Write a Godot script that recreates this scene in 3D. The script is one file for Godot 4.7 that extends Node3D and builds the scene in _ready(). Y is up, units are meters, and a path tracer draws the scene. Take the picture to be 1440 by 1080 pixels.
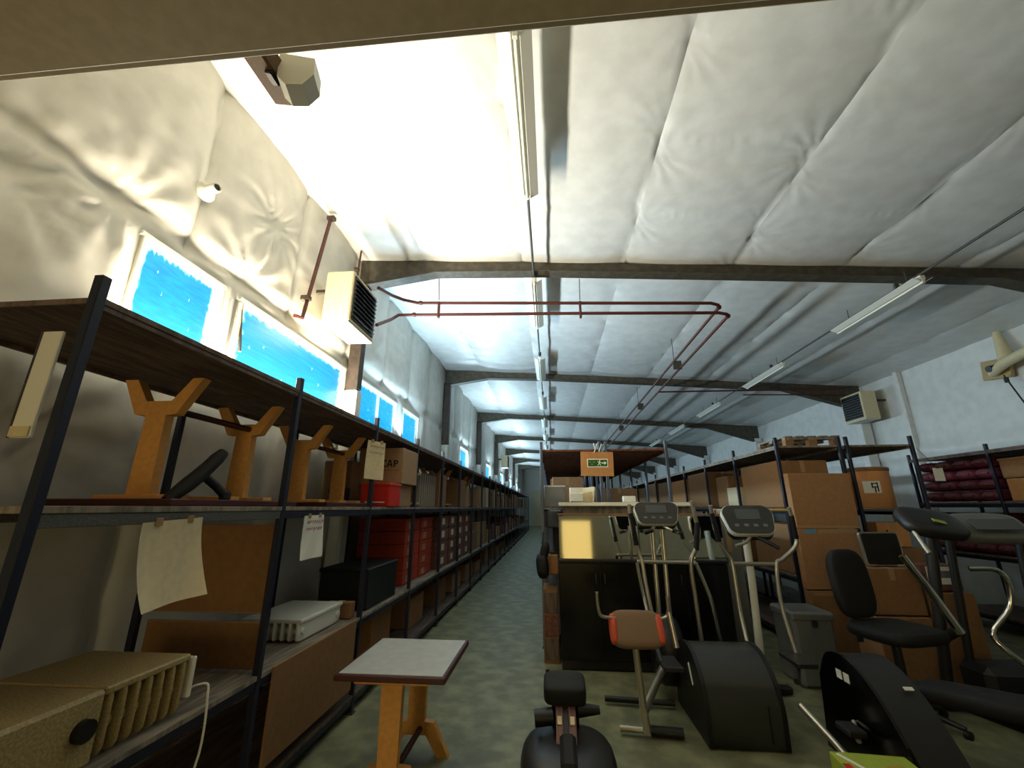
extends Node3D
# Warehouse with insulated roof, pallet racks and stored gym machines.

var M := {}
var names := {}
var boxes := {}
var rng := RandomNumberGenerator.new()
var nz := FastNoiseLite.new()
const XL := -1.61   # front line of the left rack
const WL := -2.55   # left wall
const WR := 7.0     # right wall
const ZE := -38.4   # far wall
const WINDOWS := [[-2.41, 0.66], [-3.88, 1.84], [-5.9, 1.45], [-7.4, 0.85], [-12.3, 1.1], [-17.3, 1.2], [-22.1, 1.2], [-26.9, 1.2], [-31.7, 1.2]]
const WB := 2.42
const WT := 3.22

# ---------------------------------------------------------------- mesh helpers
func S(smooth := false) -> SurfaceTool:
	var s := SurfaceTool.new()
	s.begin(Mesh.PRIMITIVE_TRIANGLES)
	s.set_smooth_group(0 if smooth else -1)
	return s

func tri(s: SurfaceTool, a: Vector3, b: Vector3, c: Vector3) -> void:
	s.add_vertex(a); s.add_vertex(c); s.add_vertex(b)

func quad(s: SurfaceTool, a: Vector3, b: Vector3, c: Vector3, d: Vector3) -> void:
	tri(s, a, b, c); tri(s, a, c, d)

func face(s: SurfaceTool, p: Array, center: Vector3) -> void:
	var n: Vector3 = (p[1] - p[0]).cross(p[2] - p[0])
	if n.length_squared() < 1e-16 and p.size() > 3: n = (p[2] - p[0]).cross(p[3] - p[0])
	var m := Vector3.ZERO
	for q in p: m += q
	m /= p.size()
	var out := n.dot(m - center) >= 0.0
	for i in range(1, p.size() - 1):
		if out: tri(s, p[0], p[i], p[i + 1])
		else: tri(s, p[0], p[i + 1], p[i])

func add_box(s: SurfaceTool, c: Vector3, z: Vector3, B := Basis(), bev := 0.004) -> void:
	var h := z * 0.5
	var b: float = minf(bev, minf(h.x, minf(h.y, h.z)) * 0.45)
	var v := func(i: int, sx: float, sy: float, sz: float) -> Vector3:
		var p := Vector3(sx * (h.x - b), sy * (h.y - b), sz * (h.z - b))
		p[i] = [sx, sy, sz][i] * h[i]
		return c + B * p
	for i in 3:
		var j := (i + 1) % 3
		var k := (i + 2) % 3
		for g in [-1.0, 1.0]:
			var q := []
			for e in [[-1.0, -1.0], [1.0, -1.0], [1.0, 1.0], [-1.0, 1.0]]:
				var a := [0.0, 0.0, 0.0]
				a[i] = g; a[j] = e[0]; a[k] = e[1]
				q.append(v.call(i, a[0], a[1], a[2]))
			face(s, q, c)
	if b <= 0.0: return
	for i in 3:
		var j := (i + 1) % 3
		var k := (i + 2) % 3
		for gj in [-1.0, 1.0]:
			for gk in [-1.0, 1.0]:
				var a := [0.0, 0.0, 0.0]
				var d := [0.0, 0.0, 0.0]
				a[i] = -1.0; a[j] = gj; a[k] = gk
				d[i] = 1.0; d[j] = gj; d[k] = gk
				face(s, [v.call(j, a[0], a[1], a[2]), v.call(j, d[0], d[1], d[2]), v.call(k, d[0], d[1], d[2]), v.call(k, a[0], a[1], a[2])], c)
	for sx in [-1.0, 1.0]:
		for sy in [-1.0, 1.0]:
			for sz in [-1.0, 1.0]:
				face(s, [v.call(0, sx, sy, sz), v.call(1, sx, sy, sz), v.call(2, sx, sy, sz)], c)

func smooth_path(p: Array, n := 4) -> Array:
	var out := []
	for i in range(p.size() - 1):
		var a: Vector3 = p[maxi(i - 1, 0)]
		var b: Vector3 = p[i]
		var c: Vector3 = p[i + 1]
		var d: Vector3 = p[mini(i + 2, p.size() - 1)]
		for k in n: out.append(b.cubic_interpolate(c, a, d, float(k) / n))
	out.append(p[-1])
	return out

func add_tube(s: SurfaceTool, p: Array, r, n := 10) -> void:
	var rings := []
	var u := Vector3.ZERO
	for i in p.size():
		var t: Vector3
		if i == 0: t = p[1] - p[0]
		elif i == p.size() - 1: t = p[i] - p[i - 1]
		else: t = (p[i + 1] - p[i]).normalized() + (p[i] - p[i - 1]).normalized()
		t = t.normalized()
		if u == Vector3.ZERO: u = t.cross(Vector3.UP if absf(t.y) < 0.9 else Vector3.RIGHT)
		u = (u - t * u.dot(t)).normalized()
		var w := t.cross(u)
		var ri: float = r[i] if r is Array else r
		var ring := []
		for k in n:
			var a := TAU * k / n
			ring.append(p[i] + (u * cos(a) + w * sin(a)) * ri)
		rings.append(ring)
	s.set_smooth_group(0)
	for i in p.size() - 1:
		for k in n:
			var k2 := (k + 1) % n
			quad(s, rings[i][k], rings[i][k2], rings[i + 1][k2], rings[i + 1][k])
	s.set_smooth_group(-1)
	for e in [0, p.size() - 1]:
		var inner: Vector3 = p[1] if e == 0 else p[e - 1]
		face(s, rings[e], inner)

func add_lathe(s: SurfaceTool, prof: Array, xf := Transform3D(), n := 24, smooth := true) -> void:
	s.set_smooth_group(0 if smooth else -1)
	for i in prof.size() - 1:
		for k in n:
			var q := []
			for e in [[i, k], [i + 1, k], [i + 1, k + 1], [i, k + 1]]:
				var a: float = TAU * (e[1] % n) / n
				q.append(xf * Vector3(prof[e[0]].x * cos(a), prof[e[0]].y, prof[e[0]].x * sin(a)))
			if prof[i].x > 1e-5: tri(s, q[0], q[2], q[3])
			if prof[i + 1].x > 1e-5: tri(s, q[0], q[1], q[2])
	s.set_smooth_group(-1)

func add_prism(s: SurfaceTool, poly: PackedVector2Array, d: float, xf := Transform3D(), smooth := false) -> void:
	if Geometry2D.is_polygon_clockwise(poly): poly.reverse()
	var ix := Geometry2D.triangulate_polygon(poly)
	for i in range(0, ix.size(), 3):
		var a := poly[ix[i]]
		var b := poly[ix[i + 1]]
		var c := poly[ix[i + 2]]
		if (b - a).cross(c - a) < 0.0:
			var t := b
			b = c; c = t
		tri(s, xf * Vector3(a.x, a.y, d / 2), xf * Vector3(b.x, b.y, d / 2), xf * Vector3(c.x, c.y, d / 2))
		tri(s, xf * Vector3(a.x, a.y, -d / 2), xf * Vector3(c.x, c.y, -d / 2), xf * Vector3(b.x, b.y, -d / 2))
	s.set_smooth_group(0 if smooth else -1)
	for i in poly.size():
		var p := poly[i]
		var q := poly[(i + 1) % poly.size()]
		quad(s, xf * Vector3(p.x, p.y, -d / 2), xf * Vector3(q.x, q.y, -d / 2), xf * Vector3(q.x, q.y, d / 2), xf * Vector3(p.x, p.y, d / 2))

func add_blob(s: SurfaceTool, c: Vector3, r: Vector3, B := Basis(), e1 := 0.5, e2 := 0.5, nu := 24, nv := 14) -> void:
	# superellipsoid: e = 1 is an ellipsoid, towards 0 a rounded block
	var f := func(w: float, e: float) -> float: return signf(w) * pow(absf(w), e)
	var P := []
	for i in nv + 1:
		var la := -PI / 2 + PI * i / nv
		var row := []
		for k in nu:
			var lo := TAU * k / nu
			row.append(c + B * Vector3(r.x * f.call(cos(la), e1) * f.call(cos(lo), e2), r.y * f.call(sin(la), e1), r.z * f.call(cos(la), e1) * f.call(sin(lo), e2)))
		P.append(row)
	s.set_smooth_group(0)
	for i in nv:
		for k in nu:
			var k2 := (k + 1) % nu
			quad(s, P[i][k], P[i + 1][k], P[i + 1][k2], P[i][k2])
	s.set_smooth_group(-1)

func rounded(w: float, h: float, r: float, n := 5) -> PackedVector2Array:
	var p := PackedVector2Array()
	for q in 4:
		var cx: float = [1, -1, -1, 1][q] * (w / 2 - r)
		var cy: float = [1, 1, -1, -1][q] * (h / 2 - r)
		for k in n + 1:
			var a := PI / 2 * (q + float(k) / n)
			p.append(Vector2(cx + r * cos(a), cy + r * sin(a)))
	return p

# ---------------------------------------------------------------- scene helpers
func numbered(parent: Node, n: String) -> String:
	var key := str(parent.get_instance_id()) + n
	var k: int = names.get(key, -1) + 1
	names[key] = k
	return n if k == 0 else "%s_%03d" % [n, k]

func meta(o: Node, label: String, category: String, group := "", kind := "") -> void:
	if label: o.set_meta("label", label)
	if category: o.set_meta("category", category)
	if group: o.set_meta("group", group)
	if kind: o.set_meta("kind", kind)

func thing(n: String, label: String, category: String, at := Vector3.ZERO, yaw := 0.0, group := "", kind := "") -> Node3D:
	var o := Node3D.new()
	o.name = numbered(self, n)
	add_child(o)
	o.position = at
	o.rotation.y = yaw
	meta(o, label, category, group, kind)
	return o

func put(mesh: Mesh, n: String, m: Material, parent: Node, xf := Transform3D()) -> MeshInstance3D:
	var o := MeshInstance3D.new()
	o.mesh = mesh
	o.name = numbered(parent, n)
	o.material_override = m
	parent.add_child(o)
	o.transform = xf
	return o

func obj(s: SurfaceTool, n: String, m: Material, parent: Node, xf := Transform3D()) -> MeshInstance3D:
	s.generate_normals()
	return put(s.commit(), n, m, parent, xf)

func bm(z: Vector3, bev := 0.004) -> Mesh:
	var key := "%.4f %.4f %.4f %.4f" % [z.x, z.y, z.z, bev]
	if not boxes.has(key):
		var s := S()
		add_box(s, Vector3.ZERO, z, Basis(), bev)
		s.generate_normals()
		boxes[key] = s.commit()
	return boxes[key]

func pb(parent: Node, n: String, m: Material, c: Vector3, z: Vector3, bev := 0.004, B := Basis()) -> MeshInstance3D:
	return put(bm(z, bev), n, m, parent, Transform3D(B, c))

func pt(parent: Node, n: String, m: Material, p: Array, r, seg := 10) -> MeshInstance3D:
	var s := S()
	add_tube(s, p, r, seg)
	return obj(s, n, m, parent)

func text(parent: Node, n: String, t: String, m: Material, xf: Transform3D, h: float, bold := false) -> MeshInstance3D:
	var tm := TextMesh.new()
	var f := SystemFont.new()
	f.font_names = PackedStringArray(["Droid Sans"])
	f.font_weight = 700 if bold else 400
	tm.font = f
	tm.text = t
	tm.font_size = 64
	tm.pixel_size = h / 46.0
	tm.depth = 0.0015
	return put(tm, n, m, parent, xf)

func rx(a: float) -> Basis: return Basis(Vector3.RIGHT, deg_to_rad(a))
func ry(a: float) -> Basis: return Basis(Vector3.UP, deg_to_rad(a))
func rz(a: float) -> Basis: return Basis(Vector3.BACK, deg_to_rad(a))

# ---------------------------------------------------------------- materials
func noise_tex(freq: float, lo: float, hi: float, seed_: int, oct := 4, stretch := false, size := 512) -> NoiseTexture2D:
	var f := FastNoiseLite.new()
	f.seed = seed_
	f.frequency = freq
	f.fractal_octaves = oct
	var t := NoiseTexture2D.new()
	t.width = size
	t.height = 64 if stretch else size
	t.seamless = true
	t.noise = f
	var g := Gradient.new()
	g.colors = PackedColorArray([Color(lo, lo, lo), Color(hi, hi, hi)])
	g.offsets = PackedFloat32Array([0.25, 0.75])
	t.color_ramp = g
	return t

var T := {}
func mat(c: Color, rough := 0.7, metal := 0.0, tex := "speck", sc := 1.0) -> StandardMaterial3D:
	var m := StandardMaterial3D.new()
	m.albedo_color = c
	m.roughness = rough
	m.metallic = metal
	if tex:
		m.albedo_texture = T[tex]
		m.uv1_triplanar = true
		m.uv1_scale = Vector3.ONE * sc
	return m

func make_materials() -> void:
	T.speck = noise_tex(0.08, 0.82, 1.0, 1, 5)
	T.blotch = noise_tex(0.012, 0.78, 1.0, 2, 5)
	T.fine = noise_tex(0.02, 0.955, 1.0, 3, 4)
	T.grain = noise_tex(0.03, 0.72, 1.0, 4, 4, true)
	M.foil = mat(Color(0.85, 0.86, 0.85), 0.40, 0.0, "fine", 0.35)
	M.foil_wall = mat(Color(0.83, 0.825, 0.79), 0.5, 0.0, "fine", 0.35)
	M.foil_right = mat(Color(0.83, 0.835, 0.82), 0.40, 0.0, "fine", 0.35)
	M.floor = mat(Color(0.53, 0.53, 0.40), 0.5, 0.0, "blotch", 0.6)
	M.lintel = mat(Color(0.64, 0.59, 0.48), 0.75, 0.0, "fine", 1.5)
	M.plaster = mat(Color(0.80, 0.77, 0.68), 0.85, 0.0, "fine", 0.5)
	M.steel = mat(Color(0.31, 0.285, 0.23), 0.55, 0.0, "blotch", 1.2)
	M.steel_dark = mat(Color(0.27, 0.225, 0.19), 0.6, 0.0, "blotch", 1.2)
	M.post = mat(Color(0.075, 0.10, 0.19), 0.45, 0.0, "speck", 2.0)
	M.post_grey = mat(Color(0.34, 0.38, 0.44), 0.4, 0.3, "speck", 2.0)
	M.rail = mat(Color(0.42, 0.42, 0.41), 0.45, 0.3, "speck", 2.0)
	M.shelf = mat(Color(0.42, 0.35, 0.31), 0.75, 0.0, "grain", 1.2)
	M.shelf_red = mat(Color(0.46, 0.25, 0.15), 0.7, 0.0, "grain", 1.2)
	M.shelf_pale = mat(Color(0.55, 0.51, 0.45), 0.7, 0.0, "grain", 1.2)
	M.card = mat(Color(0.62, 0.46, 0.31), 0.85, 0.0, "fine", 1.5)
	M.card_dark = mat(Color(0.54, 0.395, 0.25), 0.85, 0.0, "fine", 1.5)
	M.card_pale = mat(Color(0.66, 0.53, 0.39), 0.85, 0.0, "fine", 1.5)
	M.card_orange = mat(Color(0.73, 0.52, 0.31), 0.8, 0.0, "fine", 1.5)
	M.tape = mat(Color(0.62, 0.50, 0.34), 0.3, 0.0, "", 1.0)
	M.wood = mat(Color(0.87, 0.63, 0.33), 0.55, 0.0, "fine", 2.0)
	M.burgundy = mat(Color(0.29, 0.085, 0.075), 0.45, 0.0, "speck", 2.0)
	M.laminate = mat(Color(0.74, 0.75, 0.74), 0.35, 0.0, "fine", 1.0)
	M.white = mat(Color(0.86, 0.86, 0.82), 0.45, 0.0, "", 1.0)
	M.cream = mat(Color(0.82, 0.77, 0.62), 0.45, 0.0, "fine", 2.0)
	M.beige = mat(Color(0.72, 0.63, 0.43), 0.5, 0.0, "speck", 2.0)
	M.paper = mat(Color(0.84, 0.78, 0.64), 0.8, 0.0, "fine", 2.0)
	M.paper_white = mat(Color(0.88, 0.88, 0.84), 0.8, 0.0, "", 2.0)
	M.copper = mat(Color(0.36, 0.17, 0.13), 0.5, 0.2, "speck", 3.0)
	M.pipe_grey = mat(Color(0.33, 0.32, 0.30), 0.5, 0.4, "speck", 3.0)
	M.black = mat(Color(0.035, 0.036, 0.038), 0.45, 0.0, "", 1.0)
	M.black_matte = mat(Color(0.055, 0.055, 0.055), 0.75, 0.0, "speck", 4.0)
	M.black_gloss = mat(Color(0.025, 0.026, 0.028), 0.2, 0.0, "", 1.0)
	M.dark_grey = mat(Color(0.15, 0.15, 0.15), 0.45, 0.0, "speck", 4.0)
	M.charcoal = mat(Color(0.22, 0.225, 0.22), 0.3, 0.0, "speck", 3.0)
	M.grey = mat(Color(0.42, 0.43, 0.42), 0.5, 0.0, "fine", 2.0)
	M.silver = mat(Color(0.72, 0.70, 0.64), 0.28, 0.75, "", 1.0)
	M.chrome = mat(Color(0.78, 0.78, 0.76), 0.15, 1.0, "", 1.0)
	M.mirror = mat(Color(0.86, 0.86, 0.80), 0.05, 1.0, "", 1.0)
	M.tan = mat(Color(0.53, 0.42, 0.31), 0.7, 0.0, "speck", 4.0)
	M.orange = mat(Color(0.83, 0.33, 0.19), 0.6, 0.0, "speck", 4.0)
	M.red = mat(Color(0.80, 0.12, 0.07), 0.5, 0.0, "fine", 2.0)
	M.brick = mat(Color(0.66, 0.22, 0.11), 0.7, 0.0, "fine", 2.0)
	M.rose = mat(Color(0.48, 0.30, 0.26), 0.8, 0.0, "blotch", 3.0)
	M.sack = mat(Color(0.47, 0.19, 0.27), 0.5, 0.0, "blotch", 4.0)
	M.green = mat(Color(0.03, 0.33, 0.13), 0.5, 0.0, "", 1.0)
	M.sign_white = mat(Color(0.93, 0.93, 0.86), 0.5, 0.0, "", 1.0)
	M.crate_green = mat(Color(0.045, 0.075, 0.06), 0.55, 0.0, "speck", 3.0)
	M.ink = mat(Color(0.05, 0.045, 0.05), 0.8, 0.0, "", 1.0)
	M.ink_red = mat(Color(0.50, 0.08, 0.10), 0.8, 0.0, "", 1.0)
	M.blue_label = mat(Color(0.36, 0.55, 0.68), 0.6, 0.0, "", 1.0)
	M.yellow = mat(Color(0.85, 0.68, 0.22), 0.5, 0.0, "", 1.0)
	M.lime = mat(Color(0.62, 0.68, 0.22), 0.6, 0.0, "fine", 2.0)
	M.purple = mat(Color(0.13, 0.07, 0.16), 0.6, 0.0, "", 1.0)
	M.rubber = mat(Color(0.045, 0.045, 0.045), 0.85, 0.0, "", 1.0)
	M.barrel = mat(Color(0.78, 0.54, 0.32), 0.6, 0.0, "fine", 2.0)
	M.screen = mat(Color(0.30, 0.32, 0.33), 0.25, 0.0, "", 1.0)
	M.strip_wood = mat(Color(0.44, 0.27, 0.22), 0.4, 0.0, "grain", 4.0)

# ---------------------------------------------------------------- the building
func _ready() -> void:
	var cam := Camera3D.new()
	cam.name = "camera"
	add_child(cam)
	cam.position = Vector3(0, 1.55, 0)
	cam.rotation_degrees = Vector3(16.4, 5.11, 0)
	cam.fov = 84.94
	cam.near = 0.02
	cam.far = 200.0
	cam.current = true

	var env := Environment.new()
	env.background_mode = Environment.BG_COLOR
	env.background_color = Color(0.62, 0.78, 0.95)
	env.tonemap_mode = Environment.TONE_MAPPER_LINEAR
	env.tonemap_exposure = 1.22
	env.sdfgi_enabled = true
	env.ssao_enabled = true
	env.ssil_enabled = true
	var we := WorldEnvironment.new()
	we.name = "world_environment"
	we.environment = env
	add_child(we)

	# daylight off the sunlit yard, rising through the lower half of the windows
	window_light(-3.3, 2.5, Color(1.0, 0.94, 0.83), 19.0, 2.575, 0.2, 63.0)
	window_light(-6.4, 2.3, Color(0.78, 0.92, 1.0), 15.5, 2.575, 0.2, 30.0)
	for i in range(4, WINDOWS.size()):
		window_light(WINDOWS[i][0], WINDOWS[i][1], Color(0.80, 0.93, 1.0), 9.5, 2.575, 0.2, 36.0)

	# out of view behind the viewer, placed to light the low ceiling and near rack
	var dl := AreaLight3D.new()
	dl.name = "unseen_entrance_light"
	dl.area_size = Vector2(0.8, 1.7)
	dl.light_color = Color(1.0, 0.89, 0.64)
	dl.light_energy = 2.9
	dl.area_range = 60.0
	dl.area_attenuation = 2.0
	dl.shadow_enabled = true
	add_child(dl)
	dl.position = Vector3(-1.45, 1.15, 3.5)
	var yl := AreaLight3D.new()
	yl.name = "unseen_door_glow"  # out of view, placed with the yellow pane to tint the mirror
	yl.area_size = Vector2(0.84, 1.9)
	yl.light_color = Color(1.0, 0.86, 0.54)
	yl.light_energy = 0.22
	yl.area_range = 60.0
	yl.area_attenuation = 2.0
	yl.shadow_enabled = true
	add_child(yl)
	yl.position = Vector3(0.72, 1.1, 3.52)

	rng.seed = 7
	nz.seed = 11
	nz.frequency = 1.0
	make_materials()
	build_shell()
	build_ceiling()
	build_left_wall()
	build_right_wall()
	build_windows()
	build_frames()
	build_services()
	build_racks()
	build_left_stock()
	build_island_stock()
	build_right_stock()
	build_machines()
	build_small()

func window_light(z: float, length: float, c: Color, energy: float, y: float, h: float, up: float) -> void:
	var l := AreaLight3D.new()
	l.name = numbered(self, "window_daylight")
	l.area_size = Vector2(length, h)
	l.light_color = c
	l.light_energy = energy
	l.area_range = 60.0
	l.area_attenuation = 2.0
	l.shadow_enabled = true
	add_child(l)
	l.position = Vector3(WL + 0.13, y, z)
	var d := Vector3(cos(deg_to_rad(up)), sin(deg_to_rad(up)), 0)
	l.look_at_from_position(l.position, l.position + d, Vector3.UP)

func roof_y(x: float) -> float: return 4.66 - 0.0705 * x

func slab(n: String, m: Material, c: Vector3, z: Vector3) -> MeshInstance3D:
	var o := put(bm(z, 0.0), n, m, self, Transform3D(Basis(), c))
	meta(o, "", "", "", "structure")
	return o

func build_shell() -> void:
	var fl := slab("floor", M.floor, Vector3(2.2, -0.1, -17.4), Vector3(10.2, 0.2, 42.6))
	meta(fl, "grey-green painted concrete floor of the aisle", "floor")
	# outer skins behind the insulation
	var outer := S()
	var roof := PackedVector2Array([Vector2(-2.85, roof_y(-2.85) + 0.16), Vector2(7.3, roof_y(7.3) + 0.16), Vector2(7.3, roof_y(7.3) + 0.36), Vector2(-2.85, roof_y(-2.85) + 0.36)])
	add_prism(outer, roof, 42.6, Transform3D(Basis(), Vector3(0, 0, -17.4)))
	meta(obj(outer, "trim_1", M.plaster, self), "outer roof skin above the white insulation", "", "", "structure")
	var skin := S()
	add_box(skin, Vector3(WL - 0.25, WB / 2 - 0.1, -17.4), Vector3(0.2, WB + 0.2, 42.6), Basis(), 0.0)
	add_box(skin, Vector3(WL - 0.25, (WT + 5.1) / 2, -17.4), Vector3(0.2, 5.1 - WT, 42.6), Basis(), 0.0)
	var z0 := 3.9
	for w in WINDOWS:
		var a: float = w[0] + w[1] / 2
		add_box(skin, Vector3(WL - 0.25, (WB + WT) / 2, (z0 + a) / 2), Vector3(0.2, WT - WB, z0 - a), Basis(), 0.0)
		z0 = w[0] - w[1] / 2
	add_box(skin, Vector3(WL - 0.25, (WB + WT) / 2, (z0 - 38.7) / 2), Vector3(0.2, WT - WB, z0 + 38.7), Basis(), 0.0)
	meta(obj(skin, "trim_2", M.plaster, self), "outer skin of the left wall behind the insulation", "", "", "structure")
	slab("trim_3", M.plaster, Vector3(WR + 0.25, 2.4, -17.4), Vector3(0.2, 5.0, 42.6))
	# far wall with a pale door
	var far := slab("wall_far", M.foil_wall, Vector3(2.2, 2.4, ZE - 0.1), Vector3(10.2, 5.0, 0.2))
	meta(far, "pale far end wall at the end of the aisle", "wall")
	var door := thing("door_1", "cream door at the far end of the long aisle", "door", Vector3(-0.9, 0, ZE), 0.0, "", "structure")
	pb(door, "door_leaf", M.cream, Vector3(0, 1.5, 0.03), Vector3(1.5, 3.0, 0.06), 0.01)
	pb(door, "handle", M.dark_grey, Vector3(0.6, 1.05, 0.09), Vector3(0.14, 0.03, 0.06))
	# low ceiling over the entrance where the viewer stands
	var lt := thing("trim_4", "plain beige underside of the low entrance ceiling overhead", "ceiling", Vector3(2.2, 2.8, -0.825), 0.0, "", "structure")
	pb(lt, "slab", M.lintel, Vector3(0, 0.13, 2.21), Vector3(10.2, 0.26, 4.4), 0.006)
	pb(lt, "edge_strip", M.lintel, Vector3(0, 0.06, 0.0), Vector3(10.2, 0.1, 0.022), 0.006)
	slab("wall_front", M.plaster, Vector3(2.2, 4.0, -0.62), Vector3(10.2, 1.9, 0.2))
	var gd := thing("door_2", "glowing yellow door out of view behind the viewer, placed to colour the mirror yellow", "door", Vector3(0.72, 0, 3.57), 0.0, "", "structure")  # unseen door behind the viewer, placed for the yellow in the mirror
	var gl := StandardMaterial3D.new()
	gl.albedo_color = Color(0.5, 0.45, 0.3)
	gl.roughness = 0.4
	gl.emission_enabled = true
	gl.emission = Color(1.0, 0.86, 0.54)
	gl.emission_energy_multiplier = 0.45
	pb(gd, "glow_pane", gl, Vector3(0, 1.1, 0.0), Vector3(0.84, 1.9, 0.02), 0.002)
	for g in [-1.0, 1.0]: pb(gd, "stile", M.cream, Vector3(g * 0.46, 1.08, 0.0), Vector3(0.08, 2.16, 0.05), 0.006)
	for yy in [0.08, 0.95, 2.1]: pb(gd, "rail", M.cream, Vector3(0, yy, -0.005), Vector3(0.86, 0.1 if yy != 0.95 else 0.035, 0.045), 0.006)
	pb(gd, "handle", M.dark_grey, Vector3(-0.42, 1.05, -0.05), Vector3(0.03, 0.14, 0.05))
	var ge := thing("door_3", "unseen glowing door behind the viewer at the left, placed to light the entrance ceiling and near rack", "door", Vector3(-1.45, 0, 3.57), 0.0, "", "structure")  # unseen door, set outside the mirror's reach, lights the entrance ceiling and rack
	var gm := StandardMaterial3D.new()
	gm.albedo_color = Color(0.6, 0.6, 0.55)
	gm.roughness = 0.4
	gm.emission_enabled = true
	gm.emission = Color(1.0, 0.93, 0.76)
	gm.emission_energy_multiplier = 1.0
	pb(ge, "glow_pane", gm, Vector3(0, 1.1, 0.0), Vector3(0.84, 1.9, 0.02), 0.002)
	for g in [-1.0, 1.0]: pb(ge, "stile", M.cream, Vector3(g * 0.46, 1.08, 0.0), Vector3(0.08, 2.16, 0.05), 0.006)
	for yy in [0.08, 2.1]: pb(ge, "rail", M.cream, Vector3(0, yy, -0.005), Vector3(0.86, 0.1, 0.045), 0.006)
	pb(ge, "handle", M.dark_grey, Vector3(0.42, 1.05, -0.05), Vector3(0.03, 0.14, 0.05))
	slab("wall_entrance", M.plaster, Vector3(2.2, 1.4, 3.7), Vector3(10.2, 3.2, 0.2))

func ceiling_drop(x: float, z: float) -> float:
	var wob := 0.09 * nz.get_noise_2d(z * 0.45, 3.0 + floorf((x + 0.3) / 1.32) * 7.0)
	var u := (x + 0.30 + wob) / 1.32
	var fu := u - floorf(u)
	var v := z / 0.95 + 0.3 * floorf(u)
	var fv := v - floorf(v)
	var pill := pow(sin(PI * fu), 0.5)
	var pil2 := pow(sin(PI * fv), 0.5)
	var h := -0.06 * pill * (0.88 + 0.12 * pil2) - 0.022 * pil2 * (1.0 - pill)
	# sagging folds and puckers running out from the fixing points
	for du in 2:
		for dv in 2:
			var px := (floorf(u) + du) * 1.32 - 0.30
			var pz := (floorf(v) + dv - 0.3 * floorf(u)) * 0.95
			var ox := x - px
			var oz := z - pz
			var r := sqrt(ox * ox + oz * oz)
			var a := atan2(oz, ox)
			var k := nz.get_noise_2d(px * 3.1, pz * 2.3)
			h += 0.010 * exp(-r * 4.5) * sin(a * 15.0 + 9.0 * k) * minf(r * 10.0, 1.0) * (0.5 + 1.4 * k)
	# short crosswise crimps on the roll joints
	var j := z / 0.95 + 0.12
	var fj := absf(j - roundf(j)) * 0.95
	h += 0.006 * exp(-fj * fj * 700.0) * sin(x * 62.0 + 6.0 * nz.get_noise_2d(x * 2.0, z)) * maxf(0.0, 0.3 + nz.get_noise_2d(x * 0.9, z * 0.9 + 40.0))
	h += 0.014 * nz.get_noise_2d(x * 0.45, z * 0.45) + 0.0025 * nz.get_noise_2d(x * 0.8 + 9.0, z * 3.0)
	return h

func sheet(n: String, m: Material, parent: Node, pos: Callable, u0: float, u1: float, v0: float, v1: float, step: float, flip: bool, hole = null) -> void:
	var nu := maxi(2, int(ceil(absf(u1 - u0) / step)))
	var nv := maxi(2, int(ceil(absf(v1 - v0) / step)))
	var P := []
	for i in nu + 1:
		var row := PackedVector3Array()
		for k in nv + 1: row.append(pos.call(lerpf(u0, u1, float(i) / nu), lerpf(v0, v1, float(k) / nv)))
		P.append(row)
	var s := S(true)
	var any := false
	for i in nu:
		for k in nv:
			if hole != null and hole.call(lerpf(u0, u1, (i + 0.5) / nu), lerpf(v0, v1, (k + 0.5) / nv)): continue
			any = true
			if flip: quad(s, P[i][k], P[i][k + 1], P[i + 1][k + 1], P[i + 1][k])
			else: quad(s, P[i][k], P[i + 1][k], P[i + 1][k + 1], P[i][k + 1])
	if any: obj(s, n, m, parent)

func build_ceiling() -> void:
	var c := thing("ceiling", "white quilted insulation sheeting under the sloping roof", "ceiling", Vector3.ZERO, 0.0, "", "structure")
	var pos := func(x: float, z: float) -> Vector3: return Vector3(x, roof_y(x) + 0.03 + ceiling_drop(x, z), z)
	var seams := [-2.62]
	for k in 7: seams.append(-1.62 + 1.32 * k)
	seams.append(7.1)
	for b in 8:
		var za := -0.72 if b == 0 else -4.9 - 4.8 * (b - 1)
		var zb := -4.9 - 4.8 * b
		if b == 7: zb = ZE
		for i in seams.size() - 1:
			sheet("insulation_sheet", M.foil, c, pos, seams[i], seams[i + 1], za, zb, 0.035 if b == 0 else (0.07 if b == 1 else 0.16), false)

func near_window(z: float, y: float) -> float:
	var best := 1.0
	for w in WINDOWS:
		var dz: float = absf(z - w[0]) - w[1] / 2
		var dy := maxf(WB - y, y - WT)
		best = minf(best, clampf(maxf(dz, dy) / 0.14, 0.0, 1.0))
	return best

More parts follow.
